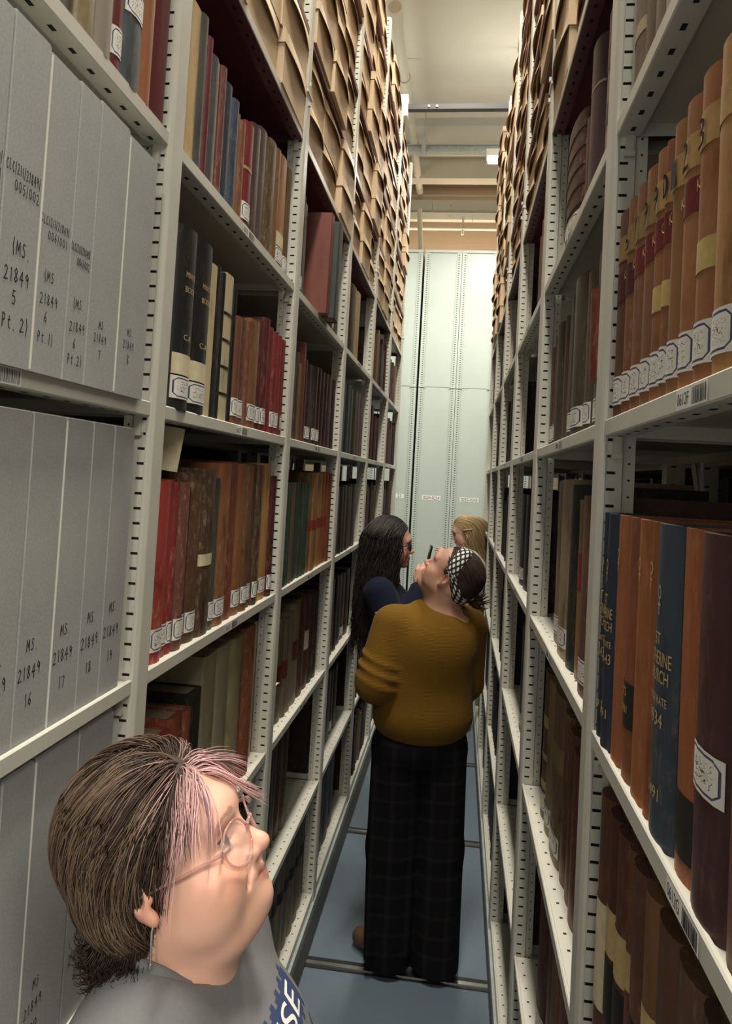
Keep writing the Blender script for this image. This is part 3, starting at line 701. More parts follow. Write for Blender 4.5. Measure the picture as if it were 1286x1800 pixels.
rfill(2, [(.058, .40, '#6b4030', dict(wear=.2, bl=.014, opts='C')), (.055, .395, '#5d3527', dict(wear=.2, title=[(.52, .68, '#c3ab75'), (.30, .50, '#1c1d1c')])), (.055, .395, '#633a2b', dict(wear=.2, title=[(.52, .68, '#c3ab75'), (.30, .50, '#1c1d1c')])), (.03, .395, '#7a4c30', dict(wear=.2, title=[(.56, .68, '#c3ab75')])),
 (.06, .395, '#6b4334', dict(wear=.2, title=[(.25, .55, '#1f2121')])), (.055, .395, '#8a623c', dict(wear=.3, title=[(.52, .68, '#c3ab75')])), (.07, .395, '#6d4a32', dict(wear=.3)), (.075, .395, '#6f4f37', dict(wear=.3, title=[(.3, .5, '#262422')])), (.07, .395, '#5c4030', dict(wear=.3)), (.06, .395, '#9a8868', dict(wear=.5))], 'third row up, first bay, right range')
rfill(1, [(.06, .35, '#5d3a2b', dict(wear=.2, opts='M')), (.07, .35, '#57342a', dict(wear=.2)), (.07, .35, '#5d3a2b', dict(wear=.2, opts='M')), (.07, .35, '#6b4a34', dict(wear=.2)), (.07, .35, '#5f4030', dict(wear=.2))], 'second row up, first bay, right range')
# ---- right range, second bay (specs run from the near post)
def rb(bay, li, specs, face=None, y0=None, cf=0, full=True): fill('R', bay, li, specs, face=face, y0=y0, count_from=cf, full=full)
rb(1, 5, [S(.085, .375, '#96785c', wear=.3, opts='L', bl=.02, title=[(.66, .78, '#5b2b2a'), (.30, .42, '#3a3436')], desc='tan volume, maroon band,'), S(.06, .34, '#93755a', wear=.3, opts='L', title=[(.66, .8, '#5b2b2a'), (.34, .46, '#3a3436')]), S(.07, .34, '#4c3a3c', wear=.05, bl=.018, dy=.02, title=[(.7, .715, '#a58a6a')], desc='slim maroon cased volume'),
 S(.035, .33, '#54403f', wear=.1), S(.035, .25, '#6b4038', wear=.3), S(.16, .30, '#4f3835', wear=.7, opts='BL', dy=.01, bl=.02, desc='ridged dark volume')], face=.25)
rb(1, 4, [S(.05, .36, '#71503a', wear=.3, opts='L'), S(.035, .36, '#7b5438', wear=.3), S(.07, .345, '#66543f', wear=.3, opts='L'), S(.05, .33, '#5f5342', wear=.2, opts='L', bl=.012), S(.10, .345, '#544b3e', wear=.2, opts='L', bl=.02), S(.06, .335, '#50483d', wear=.2, opts='L'), S(.05, .33, '#574a3b', wear=.2), S(.05, .32, '#5c4b3a', wear=.2), S(.08, .32, '#4c453b', wear=.2, opts=''), S(.06, .31, '#6d513b', wear=.3, opts='L'), S(.05, .29, '#664534', wear=.3, opts='L')], face=.25)
book('R', 1.385, ZL[4]+.09, .05, .17, '#6b2a22', .3, .2, '', .235, .12, 'small red slipcase tilted', 'before brown volumes, fifth row up, right range')
rb(1, 3, [S(.05, .36, '#5c3c2d', wear=.2, opts='C', tilt=.02), S(.085, .36, '#6b4a37', wear=.2, opts='L', tilt=.03, bl=.02), S(.06, .35, '#9a6a3c', wear=.3, tilt=.03, title=[(.5, .7, '#8c2c20')]), S(.06, .38, '#24302c', wear=.1, tilt=.01), S(.09, .39, '#9c8a6a', wear=.7, tilt=.03, opts='L', desc='slumped cream vellum volume'), S(.09, .39, '#8c7a5c', wear=.8, tilt=.05, opts='L', desc='leaning vellum volume')], face=.25)
rb(1, 2, [S(.05, .30, '#7a4c32', wear=.6), S(.05, .31, '#6f4530', wear=.7), S(.05, .32, '#6a3a2a', wear=.8), S(.055, .33, '#6a402c', wear=.6), S(.05, .345, '#6b452f', wear=.6), S(.05, .36, '#6a4a36', wear=.6), S(.10, .375, '#7a6348', wear=.7, opts='L', title=[(.55, .70, '#8b7a58')], desc='thick brown volume, pale panel,'), S(.06, .37, '#8f7a58', wear=.8, opts='L'), S(.06, .37, '#6b5238', wear=.7, opts='L', title=[(.2, .26, '#b3a27a'), (.4, .44, '#b3a27a'), (.62, .7, '#b3a27a')])], face=.262)
rb(1, 1, [S(.06, .31, '#6a3f33', wear=.4, opts='L'), S(.06, .30, '#7c5038', wear=.4, opts='L'), S(.055, .29, '#6f4632', wear=.4, opts='L'), S(.06, .33, '#7c4b33', wear=.4), S(.07, .33, '#8a5a3a', wear=.4), S(.08, .34, '#6b4029', wear=.3), S(.09, .36, '#5e3323', wear=.4, opts='L')], face=.262)
rb(1, 0, [S(.06, .33, '#7a4c33', wear=.3), S(.06, .33, '#6b432e', wear=.3), S(.06, .32, '#7c5036', wear=.3), S(.07, .33, '#6a4531', wear=.3), S(.08, .33, '#58382a', wear=.3, opts='L'), S(.09, .34, '#4b3226', wear=.3, opts='L')], face=.262)
# ---- right range, third bay
rb(2, 5, [S(.10, .30, '#3f3b38', wear=.3, tilt=-.04, dy=.05), S(.08, .29, '#76604c', wear=.2, bl=.02), S(.08, .26, '#6b5040', wear=.2)], face=.245, full=False)
rb(2, 4, [S(.06, .33, '#3a3532', wear=.2), S(.08, .33, '#4b3d36', wear=.2), S(.06, .33, '#44464a', wear=.1)], face=.32, full=False)
rb(2, 3, [S(.06, .32, '#3f2c2a', wear=.5, opts='L'), S(.05, .32, '#5b4034', wear=.8), S(.06, .33, '#4b2c2c', wear=.5), S(.10, .33, '#352a30', wear=.1, opts='L'), S(.10, .34, '#302832', wear=.1, opts=''), S(.10, .34, '#33303a', wear=.1, opts='L')], face=.255)
rb(2, 2, [S(.06, .36, '#3d1d18', wear=.3, opts='L'), S(.07, .35, '#2f1613', wear=.2), S(.09, .35, '#2a1614', wear=.2, opts='L'), S(.11, .36, '#241412', wear=.2, opts='L')], face=.262)
rb(2, 1, [S(.07, .33, '#40241c', wear=.3, opts='L'), S(.07, .33, '#3a2019', wear=.3), S(.09, .34, '#452a20', wear=.3)], face=.262, full=False)

# ------------------------------------------------------------------ distant books: the rest, one object
def distant():
    mb = MB(); mb.c = []
    rr = random.Random(4)
    pal = ['#3d2a22', '#4b3226', '#5a3a2b', '#2a2624', '#3a2020', '#4c2424', '#1f2422', '#6b4a30', '#8b7650', '#2c2c30', '#5d4634', '#332a26']
    palr = ['#20262a', '#1c1e20', '#3a2a26', '#2c2026', '#2a2422', '#4b372c', '#222a30', '#33291f']
    def addbk(side, y, z, t, h, c, face, d=.24):
        s = -1 if side == 'L' else 1; n0 = len(mb.f); bl = min(.01, t*.25)
        pts = [(face+s*d, y)]+[(face+s*(.004-math.cos(-PI/2+PI*i/4)*bl), y+t/2+math.sin(-PI/2+PI*i/4)*t/2) for i in range(5)]+[(face+s*d, y+t)]
        if s < 0: pts = pts
        else: pts = pts[::-1]
        mb.prism(pts, z, z+h, 0)
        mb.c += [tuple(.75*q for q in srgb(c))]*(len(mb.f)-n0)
    for side, bays, K, p in (('L', (4, 5), KL, pal), ('R', (3, 4, 5), KR, palr)):
        for b in bays:
            for li in range(6):
                y = K[b]+.04; end = K[b+1]-.04; stop = end-rr.choice((0, .05, .2, .3))
                while y < stop:
                    t = rr.uniform(.03, .08)
                    if y+t > end: break
                    h = rr.uniform(.27, .36)
                    addbk(side, y, ZL[li]-.0034, t-.001, h, rr.choice(p), (-.556 if side == 'L' else .25)+rr.uniform(-.006, .006)); y += t
    # far side of both ranges: dark book blocks added so the gaps stay black
    for side, K in (('L', KL), ('R', KR)):
        s = -1 if side == 'L' else 1
        for b in range(6):
            for li in range(NL):
                y = K[b]+.04; end = K[b+1]-.04
                while y < end:
                    t = rr.uniform(.04, .10)
                    if y+t > end: break
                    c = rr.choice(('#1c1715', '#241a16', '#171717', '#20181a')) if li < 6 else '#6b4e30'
                    h = rr.uniform(.28, .36) if li < 6 else .29
                    x0 = .50 if side == 'L' else .50; n0 = len(mb.f)
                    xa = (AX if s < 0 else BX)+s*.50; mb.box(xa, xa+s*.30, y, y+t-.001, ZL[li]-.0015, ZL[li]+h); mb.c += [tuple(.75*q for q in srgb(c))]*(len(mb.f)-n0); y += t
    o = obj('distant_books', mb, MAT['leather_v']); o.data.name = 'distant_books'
    tag(o, 'rows of dark bindings in the farthest bays plus dark blocks added behind both ranges', 'books', kind='stuff')
distant()

# ------------------------------------------------------------------ grey phase boxes, first bay of the left range
def gray_box(y0, y1, z, h, lines, lab, face=-.492, seam=0):
    t = y1-y0; mb = MB(); d = .30; r = .0018
    pr = [(-d, -t/2), (-r, -t/2), (-.001, -t/2+.001), (0, -t/2+r), (0, t/2-r), (-.001, t/2-.001), (-r, t/2), (-d, t/2)]
    mb.prism(pr, 0, h-.003, 0); mb.prism([(x-.001, y*.97) for x, y in pr], h-.003, h, 0)
    if seam: mb.box(-.004, .0006, -t/2-.0003, -t/2+.0018, .002, h-.004, 1)     # pale worn fold
    mb.box(-d+.01, -.003, -t/2+.003, t/2-.003, h, h+.0015, 1)
    o = obj('archive_box', mb, [MAT['graybox'], MAT['grayedge']], None, (face, (y0+y1)/2, z))
    if lines:
        tm = MB()
        for (tx, zz, sz, dy) in lines: handwrite(tm, tx, (0, -t/2+dy, zz-z), (0, 1, 0), (0, -.04, 1), sz, wd=max(.00055, sz*.048), fit=t-dy-.003)
        obj('handwritten_title', tm, MAT['ink'], o)
    tag(o, lab, 'archive box', 'grey archive boxes in the first left bay'); return o
z4 = ZL[4]-.0034; z3 = ZL[3]-.0034; z2 = ZL[2]-.0034
gb4 = [(.62, .700, 'CLC', '', 'tall grey archive box, farthest left of the upper grey row at the picture edge', ''),
 (.700, .775, ['CLC/211/21849/', '005/001', '(MS.', '21849', '5', 'Pt.1)'], 0, 'grey archive box handwritten MS 21849 5 Pt.1', 1),
 (.775, .853, ['CLC/211/21849/', '005/002', '(MS.', '21849', '5', 'Pt. 2)'], 0, 'grey archive box handwritten MS 21849 5 Pt. 2', 2),
 (.853, .927, ['CLC/211/21849/', '006/001', '(MS', '21849', '6', 'Pt.1)'], 0, 'grey archive box handwritten MS 21849 6 Pt. 1', 3),
 (.927, .985, ['CLC/211/21849/', '006/002', '(MS.', '21849', '6', 'Pt.2)'], 0, 'grey archive box handwritten MS 21849 6 Pt. 2', 4),
 (.985, 1.078, ['MS.', '21849', '7'], 0, 'grey archive box handwritten MS 21849 7', 5),
 (1.078, 1.184, ['MS.', '21849', '8'], 0, 'grey archive box handwritten MS 21849 8, beside the steel post', 6)]
for i, (a, b, L, _, lab, k) in enumerate(gb4):
    a, b = a*.985, b*.985
    t = b-a; ln = []
    if isinstance(L, list) and len(L) == 6:
        ln = [(L[0], z4+.222, .0125, .002), (L[1], z4+.203, .0125, .020), (L[2], z4+.130, .016, .024), (L[3], z4+.098, .016, .012), (L[4], z4+.072, .016, .030), (L[5], z4+.042, .016, .014)]
        if k >= 3: ln = [(L[0], z4+.187-.012*(k-3), .0105, .001), (L[1], z4+.170-.012*(k-3), .0105, .018), (L[2], z4+.118-.018*(k-3), .013, .016), (L[3], z4+.088-.020*(k-3), .013, .010), (L[4], z4+.066-.020*(k-3), .013, .022), (L[5], z4+.040-.016*(k-3), .013, .010)]
    elif isinstance(L, list):
        dz = -.012 if k == 5 else -.004
        ln = [(L[0], z4+.098+dz, .011, .032), (L[1], z4+.078+dz, .012, .020), (L[2], z4+.055+dz, .013, .036)]
    gray_box(a+.0008, b-.0008, z4, .400+.003*(i % 3), ln, (lab if i == 0 else '%s grey archive box from the left, upper row, handwritten %s' % (ORD[i], ('', '5 Pt. 1', '5 Pt. 2', '6 Pt. 1', '6 Pt. 2', '7', '8')[i])), seam=i in (3, 6), face=-.527)
gb3 = [(.66, .74, '13'), (.74, .81, '14'), (.81, .886, '15'), (.886, .968, '16'), (.968, 1.044, '17'), (1.044, 1.113, '18'), (1.113, 1.186, '19')]
for i, (a, b, n) in enumerate(gb3):
    gray_box(a+.0008, b-.0008, z3, .430, [('MS.', z3+.108+.004*i, .015, .020), ('21849', z3+.076+.003*i, .0165, .005), (n, z3+.042+.002*i, .016, .024)], '%s grey archive box from the left, middle row, handwritten MS 21849 %s' % (ORD[i], n), seam=n == '17', face=-.544)
gb2 = [(.60, .70, '20'), (.70, .80, '21'), (.80, .88, '22'), (.88, .955, '23'), (.955, 1.07, '20'), (1.07, 1.184, '21')]
for i, (a, b, n) in enumerate(gb2):
    gray_box(a+.0008, b-.0008, z2, .442, [('MS', z2+.12, .013, .03), ('21849', z2+.09, .014, .012), (n, z2+.06, .014, .03)] if i > 3 else [], '%s grey archive box from the left, lower row behind the person in grey' % ORD[i], face=-.546, seam=i == 4)
gb1 = [(.58, .68), (.68, .79), (.79, .90), (.90, 1.01), (1.01, 1.12)]
for i, (a, b) in enumerate(gb1): gray_box(a+.0008, b-.0008, ZL[1]-.0034, .40, [], '%s grey archive box from the left, second row up, behind the person in grey' % ORD[i], face=-.548)

# ------------------------------------------------------------------ brown kraft boxes on the upper shelves
def kraft_mesh(w, h, d, bulge, seed):
    rr = random.Random(seed)
    body = MB(); body.box(-d, 0, -w/2, w/2, 0, h-.002)
    body.quad((.0003, -w*.02, 0), (.0003, w*.02, 0), (.0003, w*.02, h*.9), (.0003, -w*.02, h*.9), 0)
    lid = MB(); lh = .038; n = 10; o1 = .0035
    top = []; bot = []
    ring_t = []; ring_b = []
    for i in range(n+1):
        f = i/n; y = -w/2-o1+(w+2*o1)*f; s_ = math.sin(PI*f)
        ring_t.append((o1+.0*s_, y, h+.002)); ring_b.append((o1+bulge*s_, y, h-lh-.004*s_))
    vs = ring_t+ring_b
    lid.add(vs, [(i, n+1+i, n+2+i, i+1)[::-1] for i in range(n)], 0, True)
    lid.add([(x-.0025, y, z+.0003) for x, y, z in ring_b]+ring_b, [(i, i+1, n+2+i, n+1+i)[::-1] for i in range(n)], 0, True)
    lid.add([(x-.0025, y, z) for x, y, z in ring_t]+[(x-.0025, y, z) for x, y, z in ring_b], [(i, n+1+i, n+2+i, i+1) for i in range(n)], 0, True)
    for sg in (-1, 1):
        y = sg*(w/2+o1); lid.box(-d-.003, o1, y-.001, y+.001, h-lh, h+.002)
    lid.box(-d-.003, o1, -w/2-o1, w/2+o1, h, h+.002)
    lid.box(-d-.004, -d-.002, -w/2-o1, w/2+o1, h-lh, h+.002)
    return body.mesh('archive_carton', [MAT['kraft']]), lid.mesh('lid', [MAT['kraft']])
KM = {}
for wi, w in enumerate((.285, .302, .312)):
    for bu in range(3): KM[(wi, bu)] = kraft_mesh(w, .1490, .36, (.010, .014, .018)[bu], wi*3+bu)
def proj(p):
    v = Vector(p)-Vector((0, 0, EYE)); w = v.dot(FW)
    return (CX_PX+F_PX*v.dot(RT)/w, CY_PX-F_PX*v.dot(UP)/w, w)
rr = random.Random(11)
for side, K in (('L', KL), ('R', KR)):
    s = 1 if side == 'L' else -1
    for b in range(0, 6):
        for li in (6, 7, 8, 9, 10):
            for c in range(3):
                pcol = rr.choice((0, 0, 0, .022, .032, .008))+(.012 if b == 5 and side == 'R' else 0)
                for r_ in range(2):
                    yc = K[b]+.5+(c-1)*.311+rr.uniform(-.003, .003); z = ZL[li]-.0034+r_*.152
                    prot = pcol*.9+rr.uniform(-.030, -.018)
                    x = (AX+prot) if side == 'L' else (BX-prot)
                    pp = proj((x, yc, z+.07)); pa = proj((x, yc-.15, z+.02)); pb = proj((x, yc+.15, z+.02))
                    if not any(q[2] > .05 and q[1] > -60 and -80 < q[0] < 1366 for q in (pp, pa, pb)): continue
                    wi = rr.choice((0, 1, 2, 2)) if c != 1 else rr.choice((1, 2)); bu = rr.randrange(3)
                    bm, lm = KM[(wi, bu)]
                    o = link('archive_carton', bm, None, (x, yc, z), (0, 0, (0 if s > 0 else PI)+rr.uniform(-.012, .012)))
                    link('lid', lm, o)
                    tag(o, 'brown archive carton, %s one of %s pair, %s, %s %s bay' % (('lower', 'upper')[r_], ('near', 'centre', 'far')[c], {6: 'lowest carton row', 7: 'second carton row', 8: 'third carton row', 9: 'fourth carton row', 10: 'top carton row'}[li], ORD[b], 'left' if s > 0 else 'right'), 'archive carton', 'brown cartons on the upper shelves of the %s range' % ('left' if s > 0 else 'right'))

# ------------------------------------------------------------------ loose things on the shelves
mb = MB(); mb.box(-.05, .05, -.0006, .0006, 0, .09); tag(obj('paper_note', mb, MAT['cream'], None, (-.62, 1.44, ZL[3]+.362), (0, .12, .35)), 'cream handwritten note propped on top of the red volumes above shelf 0602G', 'note')
mb = MB(); mb.box(-.045, .045, -.0005, .0005, 0, .09); tag(obj('index_card', mb, MAT['white'], None, (-.62, 2.02, ZL[5]+.30), (0, 0, 1.2)), 'blank pale card standing behind the tan volumes above shelf 0602E', 'card')
mb = MB(); n = 14
mb.tube([(.0, .018*math.cos(2*PI*i/n), .018*math.sin(2*PI*i/n)) for i in range(n)], .0028, 6, 0, closed=True); mb.tube([(.0, .012, -.014), (.004, .03, -.006), (.004, .05, -.012)], .0028, 6)
mb.tube([(.001, -.01, -.015), (.003, -.02, -.05), (.002, -.014, -.08)], .002, 6)
tag(obj('tape_tie', mb, MAT['cream'], None, (-.562, 2.38, ZL[2]+.16)), 'looped cream tape tie hanging on the black-green volume, third shelf up', 'tie')

# ------------------------------------------------------------------ far end panels across the cross aisle
def end_panel(xc, w, label, lab):
    t = empty('end_panel', (xc, 8.5, 0)); mb = MB(); H = 4.55
    mb.box(-w/2+.045, w/2-.045, .012, .03, .03, 2.98); mb.box(-w/2+.045, w/2-.045, .012, .03, 2.985, H)
    obj('sheet', mb, MAT['panel'], t)
    for sg in (-1, 1):
        mb = MB(); x0 = sg*w/2; xi = sg*(w/2-.05)
        mb.box(min(x0, xi), max(x0, xi), 0, .04, .03, H); mb.box(min(xi, xi-sg*.012), max(xi, xi-sg*.012), .006, .04, .03, H)
        mb.box(min(x0, xi-sg*.02), max(x0, xi-sg*.02), -.008, .0, 2.975, 2.99)
        z = .06
        while z < H-.02:
            mb.box(sg*(w/2-.033)-.008, sg*(w/2-.033)+.008, -.0005, .002, z, z+.008, 1)  # perforations painted as black patches for the shade inside
            c = sg*(w/2-.056); mb.box(c-.0025, c+.0025, .0055, .008, z+.008, z+.0125, 1); z += .0259
        obj('upright', mb, [MAT['panel'], MAT['slot']], t)
    mb = MB(); mb.box(-w/2, w/2, -.005, 1.6, H, H+.03); mb.box(-w/2+.002, w/2-.002, .04, 1.6, .03, H, 0); obj('range_body', mb, MAT['panel'], t)
    if label:
        mb = MB(); lx = .0
        mb.box(-.105, .105, .0105, .0125, 1.685, 1.735, 0) if len(label) > 3 else mb.box(.04, .135, .0105, .0125, 1.685, 1.735, 0)
        if len(label) > 3: print_text(mb, label, (0, .0103, 1.71), (1, 0, 0), (0, 0, 1), .034, 1, .0004, width=.185)
        else: print_text(mb, label, (.085, .0103, 1.71), (1, 0, 0), (0, 0, 1), .034, 1, .0004, width=.045)
        obj('number_label', mb, [MAT['white'], MAT['ink']], t, (0, 0, 0))['label'] = 'white label reading %s' % label
    return tag(t, lab, 'end panel')
end_panel(-.305, .425, '0224-0234', 'pale grey-green steel end panel labelled 0224-0234 across the cross aisle')
end_panel(.125, .425, '0235-0245', 'pale grey-green steel end panel labelled 0235-0245 across the cross aisle')
end_panel(-.755, .425, '23', 'pale grey-green steel end panel left of the dark gap, label ending in 23')
end_panel(.56, .425, '', 'pale grey-green steel end panel right of the 0235-0245 panel, mostly hidden by shelves')
end_panel(-1.19, .425, '', 'pale grey-green steel end panel farthest left, hidden by the left range')

# ------------------------------------------------------------------ overhead: pipes, channel, beams, lamp, tie bar
mb = MB(); mb.tube([(-.73, 6.2, 5.85), (-.73, 10.2, 5.85)], .048, 14); mb.tube([(-.73, 6.0, 5.85), (-.73, 6.22, 5.85)], .058, 14, 0)
p = obj('ceiling_pipe', mb, MAT['pipe'])
for Y in (7.1, 8.6):
    m2 = MB(); m2.tube([(-.73, Y, 5.90), (-.73, Y, 6.05)], .008, 6); m2.tube([(-.73+.06*math.cos(a*PI/8), Y, 5.85+.06*math.sin(a*PI/8)) for a in range(16)], .008, 6, closed=True); obj('pipe_hanger', m2, MAT['pipe'], p)
tag(p, 'thick cream pipe running along under the ceiling above the left range', 'pipe')
mb = MB(); mb.box(-.06, .06, -.012, .012, 0, .02); mb.tube([(-.03, 0, 0), (-.02, 0, -.05), (.02, 0, -.05), (.03, 0, 0)], .008, 6, 1); mb.tube([(.0, 0, 0), (.0, 0, -.05)], .01, 6, 1)
tag(obj('sprinkler_head', mb, [MAT['pipe'], MAT['darksteel']], None, (-.73, 6.02, 6.0)), 'dark sprinkler fitting at the near end of the cream ceiling pipe', 'sprinkler')
mb = MB(); mb.box(-3.8, 3.8, 8.16, 8.20, 5.57, 5.66); mb.box(-3.8, 3.8, 8.12, 8.16, 5.57, 5.58); mb.box(-3.8, 3.8, 8.12, 8.16, 5.65, 5.66)
ch = obj('steel_channel', mb, MAT['galv']); m2 = MB(); m2.box(-.60, -.55, 8.10, 8.17, 5.54, 5.72); obj('channel_clamp', m2, MAT['galv'], ch)
m2 = MB(); m2.tube([(-.575, 8.13, 5.7), (-.575, 8.13, 6.05)], .006, 6); obj('hanger_rod', m2, MAT['galv'], ch)
tag(ch, 'galvanised steel channel hung below the ceiling across the far end', 'channel')
mb = MB(); mb.box(-.62, .72, 5.38, 5.43, 4.655, 4.695); m2 = None
tb = obj('tie_bar', mb, simple('black_tie_bar_steel', (.028, .028, .032), .5))
for x in (-.36, -.30): m3 = MB(); m3.tube([(x, 5.372, 4.675), (x, 5.382, 4.675)], .009, 10); obj('bolt', m3, MAT['white'], tb)
m3 = MB(); m3.box(-.575, -.515, 5.365, 5.44, 4.60, 4.76); obj('end_bracket', m3, MAT['white'], tb); m3 = MB(); m3.box(.23, .29, 5.365, 5.44, 4.60, 4.74); obj('end_bracket', m3, MAT['white'], tb)
tag(tb, 'dark steel tie bar joining the tops of both ranges, with two bright bolts', 'tie bar')
for i, (z0, z1, Y, lab, nm, jx) in enumerate(((5.595, 5.745, 10.0, 'wide pale painted beam across the back wall, the upper of two', 'wall_beam', -.55), (5.44, 5.53, 9.9, 'narrow pale painted beam across the back wall, below the wide one', 'wall_beam', .0))):
    mb = MB(); mb.box(-3.9, jx-.002, Y, Y+.1, z0, z1); mb.box(jx+.002, 3.9, Y, Y+.1, z0, z1)
    for x in (-.9, -.3, .35): mb.tube([(x, Y-.004, (z0+z1)/2), (x, Y, (z0+z1)/2)], .012, 8, 1)
    tag(obj(nm, mb, [MAT['beam'], MAT['galv']]), lab, 'beam')
mb = MB(); mb.box(-3.9, 3.9, 9.95, 9.97, 5.56, 5.585); tag(obj('conduit', mb, MAT['galv']), 'thin grey conduit strip between the two pale beams', 'conduit')
for z, Y, r, lab in ((5.82, 10.05, .018, 'thin cream conduit above the wide beam on the back wall'), (5.281, 9.8, .024, 'white sprinkler pipe below the beams on the back wall')):
    mb = MB(); mb.tube([(-3.9, Y, z), (3.9, Y, z)], r, 10); q = obj('wall_pipe', mb, MAT['pipe'])
    if r > .02:
        m2 = MB(); m2.tube([(-.12, Y, z-.02), (-.12, Y, z-.08)], .02, 8); m2.tube([(-.12, Y, z+.02), (-.12, Y, z+.17)], .014, 8); obj('sprinkler_drop', m2, MAT['pipe'], q)
    tag(q, lab, 'pipe')
mb = MB(); mb.tube([(-.70, 9.7, 5.5), (-.62, 9.5, 4.55), (-.62, 9.5, 4.4)], .035, 10); tag(obj('drop_pipe', mb, MAT['pipe']), 'slanting cream pipe dropping behind the far end panels', 'pipe')
# the fluorescent batten that shows, and an unseen twin added to light ceiling and panels
em, nt, bs = newmat('lit_tube'); bs.inputs['Emission Color'].default_value = (1, .98, .92, 1); bs.inputs['Emission Strength'].default_value = 14
for cx in (.75, -1.9):
    mb = MB(); mb.box(-.65, .65, -.07, .07, .035, .10); mb.box(-.65, -.64, -.075, .075, -.01, .10); mb.box(.64, .65, -.075, .075, -.01, .10)
    lo = obj('fluorescent_lamp', mb, MAT['beam'], None, (cx, 6.95, 4.94)); m2 = MB()
    for dy in (-.035, .035): m2.tube([(-.63, dy, .015), (.63, dy, .015)], .014, 10)
    obj('tube', m2, em, lo); m2 = MB()
    for dx in (-.4, .4): m2.tube([(dx, 0, .10), (dx, 0, 1.11)], .005, 6)
    obj('hanger_rod', m2, MAT['galv'], lo)
    tag(lo, 'glaring white fluorescent batten lamp hung over the cross aisle%s' % ('' if cx > 0 else ', the added unseen left one'), 'lamp')
